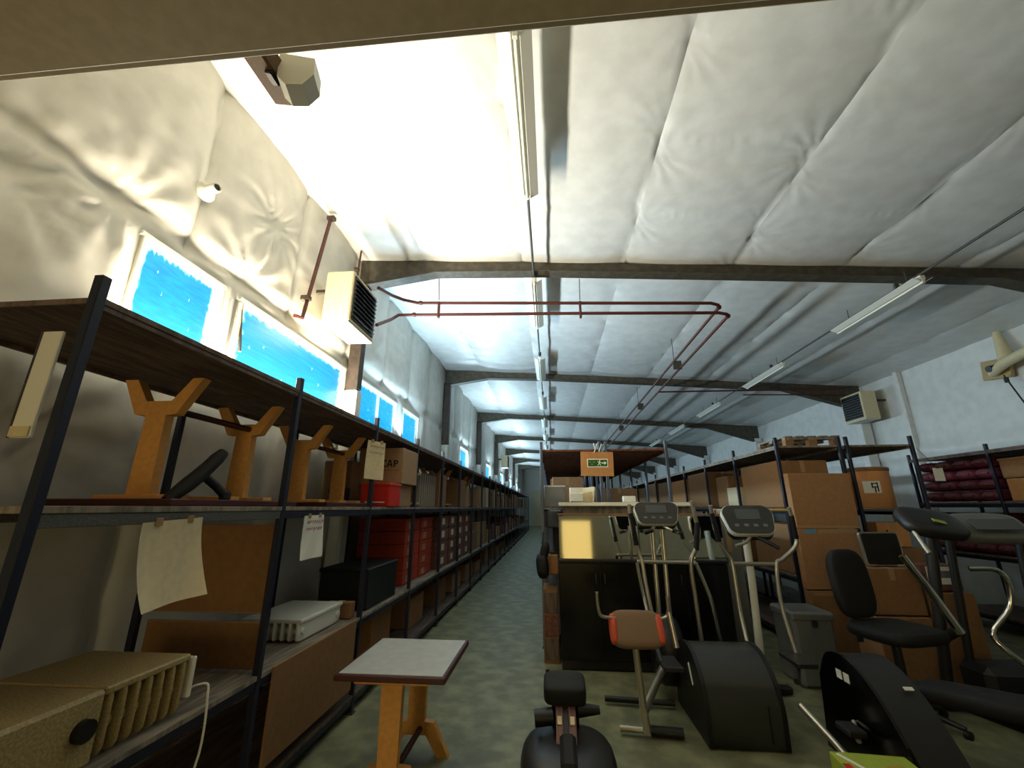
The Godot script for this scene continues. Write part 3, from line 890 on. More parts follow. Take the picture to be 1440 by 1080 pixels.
func build_left_stock() -> void:
	pedestal_table("upturned forked-leg table nearest the end of the left rack", Vector3(-2.02, 1.587, -2.3), false, 0.0, 0.325, 0.98)
	pedestal_table("second upturned forked-leg table on the left rack, before the cartons", Vector3(-2.02, 1.587, -3.62), false, 0.0, 0.325, 0.86)
	pedestal_table("small forked-leg table with white top standing in the aisle", Vector3(-0.925, 0.0, -2.98), true, 0.0, 0.26, 0.70)
	# foam covered crutch-like handle
	var h := thing("foam_handle", "black foam padded handle leaning on the upturned table", "handle", Vector3(-1.74, 1.56, -1.98))
	pt(h, "grip", M.black_matte, smooth_path([Vector3(-0.02, 0.02, 0.13), Vector3(0, 0.14, 0.0), Vector3(0.01, 0.27, -0.12)], 3), [0.024, 0.03, 0.036, 0.036, 0.034, 0.034, 0.026], 12)
	pt(h, "arm", M.dark_grey, [Vector3(0, 0.15, -0.02), Vector3(0.0, 0.1, -0.12), Vector3(0.0, 0.05, -0.2)], 0.022, 10)
	pb(h, "end_plug", M.dark_grey, Vector3(0, 0.05, -0.2), Vector3(0.05, 0.05, 0.05), 0.012)
	# papers
	paper_sheet("large blank curling paper hanging from the second shelf", M.paper, Vector3(-1.575, 1.50, -1.72), 0.30, 0.32, 0.07, 90, 3, M.ink, 0)
	paper_sheet("paper with red handwriting taped to the second shelf rail", M.paper_white, Vector3(-1.58, 1.50, -2.82), 0.24, 0.27, 0.01, 88, 1, M.ink_red, 2)
	paper_sheet("tall handwritten card hanging before the cartons on the left rack", M.paper, Vector3(-1.575, 2.13, -3.72), 0.2, 0.34, 0.01, 60, -2, M.ink, 2)
	var st := thing("label_board", "narrow white board strip tied to the first rack post", "board", Vector3(-1.70, 1.765, -1.20))
	pb(st, "strip", M.white, Vector3(0, 0.185, 0), Vector3(0.075, 0.37, 0.012), 0.003)
	pb(st, "edging", M.steel_dark, Vector3(-0.04, 0.185, 0), Vector3(0.006, 0.37, 0.016), 0.001)
	pb(st, "end_clip", M.cream, Vector3(0, 0.02, 0.008), Vector3(0.07, 0.035, 0.008), 0.002)
	# panels and lower shelf
	var b1 := thing("wood_panel", "upper brown divider board hanging in the frame between the first two bays", "board", Vector3(-2.0, 0.97, -2.53))
	pb(b1, "sheet", M.card_dark, Vector3(0, 0.24, 0), Vector3(0.70, 0.48, 0.012), 0.002)
	pb(b1, "edge", M.card, Vector3(0, 0.003, 0.001), Vector3(0.70, 0.006, 0.013), 0.001)
	var b2 := thing("wood_panel", "lower brown divider board behind the beige radiator", "board", Vector3(-2.0, 0.69, -2.53))
	pb(b2, "sheet", M.card_dark, Vector3(0, 0.115, 0), Vector3(0.70, 0.23, 0.014), 0.002)
	pb(b2, "edge", M.card, Vector3(0, 0.232, 0), Vector3(0.70, 0.006, 0.015), 0.001)
	var b3 := thing("wood_panel", "brown front board under the white radiator shelf", "board", Vector3(-1.585, 0.20, -3.12))
	pb(b3, "sheet", M.card_dark, Vector3(0, 0.24, 0), Vector3(0.014, 0.48, 1.05), 0.002)
	pb(b3, "edge", M.card, Vector3(0, 0.483, 0), Vector3(0.015, 0.006, 1.05), 0.001)
	radiator("beige oil radiator lying on the lower left shelf with a black knob", M.beige, Vector3(-1.88, 0.685, -1.84), 0, 7, 0.5, 0.23, 0.36)
	radiator("white ribbed radiator lying on the lower left shelf", M.white, Vector3(-1.9, 0.685, -3.3), 90, 8, 0.60, 0.14, 0.0)
	var co := thing("power_cord", "thin white cord dangling from the beige radiator", "cord")
	pt(co, "cord", M.white, smooth_path([Vector3(-1.75, 0.72, -2.06), Vector3(-1.6, 0.78, -2.09), Vector3(-1.57, 0.72, -2.09), Vector3(-1.58, 0.5, -2.11), Vector3(-1.6, 0.3, -2.05)], 5), 0.005, 6)
	pb(co, "plug", M.black, Vector3(-1.7, 0.74, -2.06), Vector3(0.05, 0.035, 0.035), 0.008)
	var ck := carton("brown end flap carton beside the white radiator", M.card_dark, Vector3(-1.75, 0.685, -3.69), Vector3(0.22, 0.12, 0.08))
	ck.rotation.y = 0.0
	# green crate
	var cr := thing("plastic_crate", "dark green plastic crate on the lower left shelf", "crate", Vector3(-1.86, 0.685, -4.3))
	for g in [-1.0, 1.0]:
		pb(cr, "wall", M.crate_green, Vector3(0, 0.16, g * 0.36), Vector3(0.42, 0.32, 0.03), 0.006)
		pb(cr, "wall", M.crate_green, Vector3(g * 0.21, 0.16, 0), Vector3(0.03, 0.32, 0.72), 0.006)
	pb(cr, "base", M.crate_green, Vector3(0, 0.015, 0), Vector3(0.42, 0.03, 0.72), 0.004)
	pb(cr, "lid", M.crate_green, Vector3(0, 0.325, 0), Vector3(0.46, 0.03, 0.77), 0.008)
	# second shelf, from the third post onward
	var cap := carton("brown carton printed CAP stacked on the second left shelf", M.card_pale, Vector3(-1.83, 1.795, -4.72), Vector3(0.5, 0.38, 0.5))
	text(cap, "lettering", "CAP", M.ink, Transform3D(Basis(), Vector3(0.10, 0.21, 0.2525)), 0.075, true)
	pb(cap, "print_line", M.card_dark, Vector3(0.12, 0.14, 0.2515), Vector3(0.18, 0.010, 0.001), 0.0)
	var rc := carton("bright red box under the CAP carton", M.red, Vector3(-1.73, 1.56, -4.3), Vector3(0.3, 0.225, 0.3), 0.0, "", false)
	pb(rc, "lid", M.red, Vector3(0, 0.21, 0), Vector3(0.31, 0.03, 0.31), 0.006)
	pb(rc, "stripe", M.white, Vector3(0, 0.04, 0.1515), Vector3(0.2, 0.012, 0.002), 0.0)
	var c2 := carton("plain brown carton beside the bright red box", M.card_pale, Vector3(-1.87, 1.56, -4.755), Vector3(0.46, 0.23, 0.46))
	pb(c2, "printed_mark", M.ink, Vector3(-0.12, 0.12, 0.2515), Vector3(0.06, 0.1, 0.001), 0.0)
	var c3 := carton("carton with a dark diamond mark behind the tall card", M.card_dark, Vector3(-2.2, 1.56, -4.36), Vector3(0.3, 0.46, 0.2))
	pb(c3, "printed_mark", M.ink, Vector3(0.02, 0.3, 0.1115), Vector3(0.07, 0.07, 0.001), 0.0, rz(45))
	var pl := carton("small dark purple box behind the second upturned table", M.purple, Vector3(-2.1, 1.56, -4.15), Vector3(0.15, 0.18, 0.15), 0.0, "", false)
	pb(pl, "lid", M.purple, Vector3(0, 0.15, 0), Vector3(0.155, 0.03, 0.155), 0.004)
	# slatted crate and tall goods
	var sl := thing("slatted_crate", "pale slatted crate on the second left shelf past the CAP carton", "crate", Vector3(-1.95, 1.56, -5.75))
	for k in 6: pb(sl, "slat", M.shelf_pale, Vector3(-0.25 + 0.1 * k, 0.21, 0.4), Vector3(0.05, 0.42, 0.015), 0.002)
	for k in 8: pb(sl, "slat", M.shelf_pale, Vector3(0.28, 0.21, -0.35 + 0.1 * k), Vector3(0.015, 0.42, 0.05), 0.002)
	pb(sl, "body", M.card_dark, Vector3(0, 0.2, 0), Vector3(0.52, 0.38, 0.76), 0.004)
	for y in [0.04, 0.4]: pb(sl, "band", M.cream, Vector3(0, y, 0.41), Vector3(0.6, 0.03, 0.012), 0.002)
	# red flat boxes in stacks on the lower shelf
	var kk := 0
	for col in 2:
		for lv in 5:
			var z := -5.42 - 0.62 * col
			var b := carton("red flat box, %s of its stack, %s stack on the lower left shelf" % [["bottom", "second", "middle", "fourth", "top"][lv], ["nearer red", "farther red"][col]], M.brick, Vector3(-2.02, 0.685 + 0.148 * lv, z), Vector3(0.58, 0.142, 0.56), 0.0, "red flat boxes", false, "flat_box")
			pb(b, "lid", M.brick, Vector3(0, 0.125, 0), Vector3(0.59, 0.034, 0.57), 0.004)
			pb(b, "label", M.card_pale, Vector3(0.291, 0.06, 0.1), Vector3(0.003, 0.07, 0.14), 0.0)
			kk += 1
	for col in 4:
		for lv in 4:
			var b := carton("dusty rose carton, %s from the bottom in the %s stack past the red boxes" % [nth(lv), nth(col)], M.rose, Vector3(-1.94, 0.685 + 0.186 * lv, -6.75 - 0.62 * col), Vector3(0.56, 0.18, 0.56), 0.0, "rose cartons on the lower left shelf", false, "rose_carton")
			pb(b, "label", M.paper, Vector3(0.2815, 0.1, 0.05), Vector3(0.003, 0.09, 0.16), 0.0)
	# rows of cartons and upturned tables deeper along the rack
	var n2 := 0
	var n3 := 0
	var n4 := 0
	var n5 := 0
	var z2 := -6.5
	while z2 > -28.0:
		var pick := rng.randi_range(0, 4)
		if pick == 0 and z2 > -16.0:
			pedestal_table("distant upturned forked-leg table, %s past the slatted crate on the left rack" % nth(n5), Vector3(-2.02, 1.588, z2 - 0.4), false, 0.0, 0.26, 0.75)
			z2 -= 0.85
			n5 += 1
		else:
			var w := rng.randf_range(0.3, 0.62)
			var hh := rng.randf_range(0.3, 0.56)
			carton("carton, %s past the slatted crate on the second left shelf" % nth(n2), [M.card, M.card_dark, M.card_pale, M.card_dark, M.cream][pick], Vector3(-1.95 + rng.randf_range(-0.05, 0.05), 1.56, z2 - w / 2), Vector3(0.5, hh, w), 0.0, "distant cartons on the second left shelf")
			n2 += 1
			z2 -= w + rng.randf_range(0.04, 0.3)
	var z3 := -9.3
	while z3 > -28.0:
		var w := rng.randf_range(0.35, 0.7)
		var pick := rng.randi_range(0, 3)
		carton("carton, %s past the rose stacks on the lower left shelf" % nth(n3), [M.rose, M.card, M.card_dark, M.card_pale][pick], Vector3(-1.95, 0.685, z3 - w / 2), Vector3(0.52, rng.randf_range(0.25, 0.6), w), 0.0, "distant cartons on the lower left shelf")
		n3 += 1
		z3 -= w + rng.randf_range(0.05, 0.4)
	var z4 := -4.4
	while z4 > -16.0:
		var w := rng.randf_range(0.4, 0.8)
		carton("brown carton, %s along the bottom left shelf" % nth(n4), [M.card, M.card_pale, M.card_dark][rng.randi_range(0, 2)], Vector3(-2.0, 0.135, z4 - w / 2), Vector3(0.5, rng.randf_range(0.2, 0.42), w), 0.0, "cartons on the bottom left shelf")
		n4 += 1
		z4 -= w + rng.randf_range(0.2, 0.7)

func build_island_stock() -> void:
	# black cabinet with the mirror standing on it
	var cb := thing("black_cabinet", "long low black cabinet in front of the island rack", "cabinet", Vector3(0.92, 0, -5.05))
	pb(cb, "carcass", M.black, Vector3(0, 0.51, -0.02), Vector3(1.70, 1.0, 0.5), 0.006)
	for k in 4:
		var d := pb(cb, "door", M.black_gloss, Vector3(-0.645 + 0.43 * k, 0.54, 0.24), Vector3(0.42, 0.9, 0.02), 0.004)
		pb(d, "handle", M.dark_grey, Vector3(0.17 if k % 2 == 0 else -0.17, 0.3, 0.018), Vector3(0.015, 0.1, 0.015), 0.003)
	pb(cb, "top", M.black, Vector3(0, 1.015, 0.0), Vector3(1.72, 0.025, 0.56), 0.004)
	pb(cb, "plinth", M.black_matte, Vector3(0, 0.04, 0.2), Vector3(1.7, 0.08, 0.02), 0.002)
	var mi := thing("mirror_sheet", "long frameless mirror standing on the black cabinet", "mirror", Vector3(0.93, 1.03, -4.84))
	pb(mi, "glass", M.mirror, Vector3(0, 0.215, 0), Vector3(1.70, 0.43, 0.006), 0.001, rx(-3))
	pb(mi, "backing", M.grey, Vector3(0, 0.215, -0.01), Vector3(1.71, 0.43, 0.01), 0.002, rx(-3))
	pb(mi, "edge_rail", M.card_dark, Vector3(0, 0.445, -0.02), Vector3(1.72, 0.02, 0.03), 0.003)
	# pale worktop stacked over the mirror
	var wt := thing("white_board", "long white board lying across the island shelf", "board", Vector3(0.82, 1.575, -5.2))
	pb(wt, "sheet", M.white, Vector3(0, 0.015, 0), Vector3(1.46, 0.03, 0.5), 0.004)
	pb(wt, "edge", M.sign_white, Vector3(0, 0.012, 0.252), Vector3(1.46, 0.038, 0.004), 0.0)
	var wd := thing("brown_plank", "pale brown plank under the long white board", "panel", Vector3(0.84, 1.46, -5.03))
	for g in [-0.68, 0.68]: pb(wd, "prop", M.shelf_pale, Vector3(g, -0.178, -0.1), Vector3(0.05, 0.49, 0.05), 0.003)
	pb(wd, "sheet", M.shelf_pale, Vector3(0, 0.05, 0), Vector3(1.42, 0.1, 0.02), 0.003)
	pb(wd, "lower_edge", M.cream, Vector3(0, 0.0, 0.005), Vector3(1.42, 0.012, 0.022), 0.002)
	# open white carton and pages
	var wb := thing("open_carton", "open white carton with tilted flap on the long white board", "box", Vector3(0.38, 1.612, -5.2))
	pb(wb, "front", M.white, Vector3(-0.08, 0.08, 0.1), Vector3(0.14, 0.16, 0.008), 0.001)
	pb(wb, "side", M.white, Vector3(-0.15, 0.08, 0), Vector3(0.008, 0.16, 0.2), 0.001)
	pb(wb, "side", M.paper, Vector3(0.12, 0.08, 0.02), Vector3(0.008, 0.17, 0.22), 0.001, rz(-9))
	pb(wb, "back", M.paper, Vector3(-0.01, 0.085, -0.1), Vector3(0.28, 0.17, 0.008), 0.001)
	pb(wb, "base", M.paper, Vector3(-0.02, 0.004, 0), Vector3(0.26, 0.008, 0.2), 0.001)
	pb(wb, "flap", M.paper, Vector3(0.04, 0.13, 0.1), Vector3(0.17, 0.006, 0.1), 0.001, rx(35) * rz(12))
	for k in 4: pb(wb, "page_stack", M.paper_white, Vector3(-0.09, 0.02 + 0.022 * k, 0.12 + 0.006 * (k % 2)), Vector3(0.15, 0.018, 0.06), 0.001)
	var gp := carton("grey pale sheet box left of the open white carton", M.grey, Vector3(0.05, 1.555, -5.75), Vector3(0.26, 0.26, 0.4), 0.0, "", false)
	pb(gp, "lid", M.laminate, Vector3(0, 0.255, 0), Vector3(0.27, 0.02, 0.41), 0.004)
	var ws := carton("small white packet at the right on the island shelf", M.paper_white, Vector3(0.92, 1.607, -5.25), Vector3(0.14, 0.07, 0.1), 0.0, "", false)
	pb(ws, "flap", M.paper, Vector3(0, 0.071, 0), Vector3(0.13, 0.004, 0.09), 0.0)
	# exit sign on cardboard
	var sg := thing("exit_sign", "brown cardboard plate with a green exit sign hanging on the island rack", "sign", Vector3(0.595, 1.93, -5.465), deg_to_rad(2))
	pb(sg, "cardboard", M.card_orange, Vector3(0, 0.15, 0), Vector3(0.41, 0.305, 0.012), 0.002, rz(-1))
	pb(sg, "border", M.sign_white, Vector3(0.005, 0.16, 0.0075), Vector3(0.262, 0.105, 0.003), 0.0)
	var gp2 := pb(sg, "panel", M.green, Vector3(0.005, 0.16, 0.0095), Vector3(0.24, 0.083, 0.002), 0.0)
	var ar := S()
	add_prism(ar, PackedVector2Array([Vector2(-0.032, -0.007), Vector2(0.0, -0.007), Vector2(0.0, -0.024), Vector2(0.03, 0.0), Vector2(0.0, 0.024), Vector2(0.0, 0.007), Vector2(-0.032, 0.007)]), 0.002, Transform3D(Basis(), Vector3(0.088, 0.16, 0.0115)))
	obj(ar, "arrow", M.sign_white, gp2, Transform3D(Basis(), Vector3(-0.005, -0.16, -0.0095)))
	var rm := S()
	add_prism(rm, rounded(0.014, 0.014, 0.0068), 0.002, Transform3D(Basis(), Vector3(0.033, 0.19, 0.0115)))
	for e in [[0.028, 0.168, 0.012, 0.032, -18.0], [0.016, 0.143, 0.008, 0.034, -40.0], [0.036, 0.143, 0.008, 0.03, 25.0], [0.014, 0.172, 0.006, 0.028, 50.0], [0.042, 0.168, 0.006, 0.024, 40.0]]:
		add_box(rm, Vector3(e[0], e[1], 0.0115), Vector3(e[2], e[3], 0.002), rz(e[4]), 0.0)
	obj(rm, "running_man", M.sign_white, gp2, Transform3D(Basis(), Vector3(-0.005, -0.16, -0.0095)))
	for e in [[-0.09, 0.172], [-0.04, 0.172], [-0.065, 0.145]]: pb(gp2, "small_print", M.lime, Vector3(e[0] - 0.005, e[1] - 0.16, 0.0017), Vector3(0.032, 0.006, 0.0012), 0.0)
	pt(sg, "tie", M.white, smooth_path([Vector3(-0.03, 0.29, 0.012), Vector3(-0.01, 0.35, 0.02), Vector3(0.02, 0.41, 0.0), Vector3(0.06, 0.41, -0.05), Vector3(0.07, 0.40, -0.02), Vector3(0.03, 0.3, 0.012)], 3), 0.007, 6)
	pt(sg, "tie", M.white, [Vector3(-0.02, 0.34, 0.02), Vector3(-0.035, 0.41, 0.02)], 0.006, 6)
	# rack contents deeper in the island
	for k in range(1, 12):
		var z := -6.125 - 1.25 * k
		carton("russet carton, %s along the aisle side of the island rack" % nth(k), [M.shelf_red, M.card, M.card_dark][k % 3], Vector3(0.25 + 0.03 * (k % 2), 1.555, z), Vector3(0.5, 0.42 + 0.05 * (k % 3), 0.7), 0.0, "cartons in the island rack")
		carton("brown carton, %s along the right half of the island rack" % nth(k), [M.card_pale, M.card_dark, M.card][k % 3], Vector3(1.1, 1.555, z), Vector3(0.5, 0.24 + 0.05 * (k % 4), 0.6), 0.0, "cartons in the right island rack")
	# goods at the aisle corner
	var sc := carton("grey monitor shaped box at the island corner", M.charcoal, Vector3(0.06, 1.15 + 0.165, -5.42), Vector3(0.26, 0.19, 0.2), 12.0, "", false)
	pb(sc, "screen", M.screen, Vector3(0, 0.095, 0.102), Vector3(0.23, 0.16, 0.004), 0.001)
	pb(sc, "stand", M.dark_grey, Vector3(0, -0.14, 0), Vector3(0.08, 0.28, 0.08), 0.006)
	pb(sc, "base", M.dark_grey, Vector3(0, -0.28, 0), Vector3(0.2, 0.02, 0.14), 0.004)
	carton("small rust brown box at the island corner", M.card_orange, Vector3(-0.02, 0.82, -5.32), Vector3(0.16, 0.2, 0.2))
	var bg := thing("black_bag", "black bag slumped on the island corner by the aisle", "bag", Vector3(-0.13, 0.88, -5.1))
	var s := S()
	add_blob(s, Vector3(0.02, 0.05, 0.06), Vector3(0.07, 0.13, 0.11), rz(6), 0.7, 0.6)
	add_blob(s, Vector3(0.045, 0.2, 0.05), Vector3(0.05, 0.1, 0.09), rz(-14), 0.8, 0.7)
	obj(s, "sack", M.black_matte, bg)
	pt(bg, "strap", M.black, smooth_path([Vector3(0.02, 0.28, 0.1), Vector3(0.03, 0.4, 0.02), Vector3(0.02, 0.28, -0.02)], 4), 0.01, 6)
	var rp := thing("drawer_unit", "narrow brown drawer unit at the island end", "drawer unit", Vector3(-0.03, 0.0, -5.2))
	pb(rp, "body", M.card_dark, Vector3(0, 0.35, 0), Vector3(0.16, 0.7, 0.4), 0.004)
	for k in 3: pb(rp, "drawer", M.rose if k == 1 else M.shelf, Vector3(0, 0.13 + 0.22 * k, 0.205), Vector3(0.14, 0.2, 0.015), 0.003)

func build_right_stock() -> void:
	# flat cartons stood against the end of the brown rack
	var e1 := carton("tall flat carton leaning on the rack end, upper one", M.card, Vector3(3.09, 1.33, -5.3), Vector3(0.70, 0.60, 0.09), 3.0, "", false, "flat_carton")
	pb(e1, "seam", M.tape, Vector3(0, 0.012, 0.046), Vector3(0.68, 0.03, 0.002), 0.0)
	var e2 := carton("tall flat carton leaning on the rack end, middle one with a blue label", M.card, Vector3(3.06, 0.70, -5.28), Vector3(0.66, 0.62, 0.09), 3.0, "", false, "flat_carton")
	pb(e2, "label", M.blue_label, Vector3(-0.19, 0.595, 0.047), Vector3(0.13, 0.045, 0.002), 0.0)
	pb(e2, "tape", M.tape, Vector3(0.1, 0.597, 0.046), Vector3(0.42, 0.04, 0.002), 0.0)
	var e3 := carton("dark lower carton under the tall flat cartons", M.card_dark, Vector3(3.02, 0.0, -5.28), Vector3(0.56, 0.69, 0.12), 3.0, "", false, "flat_carton")
	pb(e3, "seam", M.tape, Vector3(0, 0.66, 0.061), Vector3(0.5, 0.03, 0.002), 0.0)
	for k in 14:
		var z := -6.075 - 1.25 * k
		var m: Material = [M.card_dark, M.card, M.card_dark, M.card_orange][k % 4]
		if k == 1:
			var cc := carton("cream carton in a gap of the brown panelled rack", M.cream, Vector3(3.1, 1.55, z + 0.2), Vector3(0.5, 0.3, 0.36))
			pb(cc, "label", M.paper, Vector3(-0.2515, 0.15, 0), Vector3(0.002, 0.1, 0.14), 0.0)
			carton("brown carton behind the cream carton", M.card_dark, Vector3(3.15, 1.55, z - 0.28), Vector3(0.5, 0.5, 0.5))
		else:
			carton("large brown carton, %s along the upper shelf of the panelled right rack" % nth(k), m, Vector3(3.1, 1.55, z), Vector3(0.58, 0.56 + 0.03 * (k % 3), 1.05), 0.0, "large cartons on the right rack")
		carton("large brown carton, %s along the lower shelf of the right rack" % nth(k), M.card_dark, Vector3(3.12, 0.805, z), Vector3(0.56, 0.55, 0.95), 0.0, "lower cartons on the right rack")
	# pallet on top
	var pa := thing("wooden_pallet", "small wooden pallet on top of the right rack", "pallet", Vector3(3.3, 2.285, -5.95))
	for k in 5: pb(pa, "slat", M.shelf_pale, Vector3(-0.28 + 0.14 * k, 0.125, 0), Vector3(0.09, 0.018, 0.75), 0.002)
	for z in [-0.33, 0.0, 0.33]: pb(pa, "bearer", M.shelf_pale, Vector3(0, 0.1, z), Vector3(0.66, 0.03, 0.08), 0.003)
	for x in [-0.28, 0.0, 0.28]:
		for z in [-0.33, 0.33]: pb(pa, "block", M.card_dark, Vector3(x, 0.045, z), Vector3(0.1, 0.085, 0.08), 0.003)
	# drum
	var dm := thing("fibre_drum", "tan fibre drum with a white label on the right rack", "drum", Vector3(3.93, 1.535, -5.72))
	var s := S()
	add_lathe(s, [Vector2(0, 0.0), Vector2(0.215, 0.0), Vector2(0.22, 0.01), Vector2(0.22, 0.47), Vector2(0.215, 0.475)], Transform3D(), 36)
	obj(s, "body", M.barrel, dm)
	var r := S()
	add_lathe(r, [Vector2(0.22, 0.44), Vector2(0.228, 0.445), Vector2(0.228, 0.48), Vector2(0.2, 0.488), Vector2(0.0, 0.488)], Transform3D(), 36)
	obj(r, "lid", M.card_dark, dm)
	var lb := S()
	for k in 8:
		var a0 := deg_to_rad(95.0 + 5.5 * k)
		var a1 := deg_to_rad(95.0 + 5.5 * (k + 1))
		quad(lb, Vector3(cos(a1) * 0.2215, 0.18, sin(a1) * 0.2215), Vector3(cos(a0) * 0.2215, 0.18, sin(a0) * 0.2215), Vector3(cos(a0) * 0.2215, 0.32, sin(a0) * 0.2215), Vector3(cos(a1) * 0.2215, 0.32, sin(a1) * 0.2215))
	obj(lb, "label", M.paper_white, dm)
	var mk := S()
	for e in [[103.0, 0.25, 0.012, 0.11], [109.0, 0.29, 0.05, 0.012], [109.0, 0.25, 0.05, 0.012], [110.0, 0.215, 0.012, 0.06], [116.0, 0.27, 0.012, 0.06]]:
		var a := deg_to_rad(e[0])
		add_box(mk, Vector3(cos(a) * 0.2225, e[1], sin(a) * 0.2225), Vector3(e[2], e[3], 0.002), Basis(Vector3.UP, PI / 2 - a), 0.0)
	obj(mk, "print", M.ink, dm)
	var tb := carton("bright tan carton below the fibre drum", M.card_orange, Vector3(3.88, 0.905 + 0.22, -5.55), Vector3(0.3, 0.26, 0.3), -8.0)
	pb(tb, "hand_hole", M.black, Vector3(-0.06, 0.17, 0.151), Vector3(0.02, 0.02, 0.002), 0.0)
	carton("dark box the bright tan carton rests on", M.card_dark, Vector3(3.88, 0.905, -5.6), Vector3(0.5, 0.21, 0.4))
	for k in 10:
		carton("brown carton, %s behind the fibre drum on its shelf" % nth(k), [M.card_dark, M.card][k % 2], Vector3(4.0, 1.54, -7.325 - 1.25 * k), Vector3(0.55, 0.45, 0.9), 0.0, "cartons in the drum rack")
	var nt := thing("paper_notice", "white notice clipped to the drum rack by the sacks", "paper", Vector3(4.52, 1.86, -5.42))
	pb(nt, "sheet", M.paper_white, Vector3(0, 0.06, 0), Vector3(0.11, 0.15, 0.003), 0.0)
	pb(nt, "clip", M.steel_dark, Vector3(0, 0.135, 0.003), Vector3(0.04, 0.012, 0.008), 0.001)
	pt(nt, "string", M.steel_dark, [Vector3(0, 0.13, 0), Vector3(-0.19, 0.36, 0.03)], 0.003, 5)
	# burgundy sacks on the right wall rack
	for col in 4:
		for lv in 7:
			var z := -7.19 + 0.3 * col
			var up := lv > 2
			var sk := thing("goods_sack", "burgundy sack, %s from the bottom in the %s stack of the right wall rack" % [nth(lv), ["leftmost", "second", "third", "rightmost"][col]], "sack", Vector3(5.98, (1.63 + 0.146 * (lv - 3)) if up else (0.96 + 0.19 * lv), z), rng.randf_range(-0.1, 0.1), "burgundy sacks")
			var q := S()
			add_blob(q, Vector3(0, 0.073, 0), Vector3(0.2, 0.072, 0.135), Basis(), 0.6, 0.6, 20, 10)
			obj(q, "bag", M.sack, sk)
			pb(sk, "stitched_end", M.rose, Vector3(-0.2, 0.073, 0), Vector3(0.02, 0.03, 0.17), 0.006)
	carton("orange brown carton right of the burgundy sacks", M.card_orange, Vector3(6.02, 1.63, -5.8), Vector3(0.45, 0.27, 0.45))
	carton("wide dark carton left of the orange brown carton", M.card_dark, Vector3(6.02, 1.63, -5.25), Vector3(0.45, 0.5, 0.5))
	carton("grey printed carton under the orange brown carton", M.grey, Vector3(6.02, 0.96, -5.6), Vector3(0.45, 0.5, 0.7))
	var tr := carton("large dark carton on top shelf line of the right wall rack", M.card_dark, Vector3(6.02, 1.91, -5.8), Vector3(0.45, 0.24, 0.5), 0.0, "", false)
	pb(tr, "lid", M.card_dark, Vector3(0, 0.23, 0), Vector3(0.46, 0.03, 0.51), 0.003)

# ---------------------------------------------------------------- gym machines
func rel(b: Vector3, p: Array) -> Array:
	var o := []
	for q in p: o.append(q - b)
	return o

func console(t: Node3D, c: Vector3, w: float, h: float, tilt: float, yaw: float, facem: Material, rim: Material) -> void:
	var B := ry(yaw) * rx(-tilt)
	var s := S()
	var p := PackedVector2Array()
	for q in rounded(w, h, h * 0.3): p.append(Vector2(q.x * (1.0 if q.y > 0 else 0.9), q.y))
	add_prism(s, p, 0.05, Transform3D(B, c))
	var sh := obj(s, "console_shell", rim, t)
	var f := S()
	var p2 := PackedVector2Array()
	for q in p: p2.append(q * 0.965)
	add_prism(f, p2, 0.014, Transform3D(B, c + B * Vector3(0, 0, 0.027)))
	obj(f, "console_face", facem, sh)
	pb(sh, "display", M.screen, c + B * Vector3(0, h * 0.16, 0.036), Vector3(w * 0.46, h * 0.36, 0.006), 0.002, B)
	for k in 4: pb(sh, "button", M.grey, c + B * Vector3(w * (-0.27 + 0.18 * k), -h * 0.22, 0.036), Vector3(w * 0.08, h * 0.1, 0.006), 0.002, B)
	var g := S()
	add_prism(g, p, 0.03, Transform3D(B, c + B * Vector3(0, -0.012, -0.05)))
	obj(g, "console_back", M.black, sh)

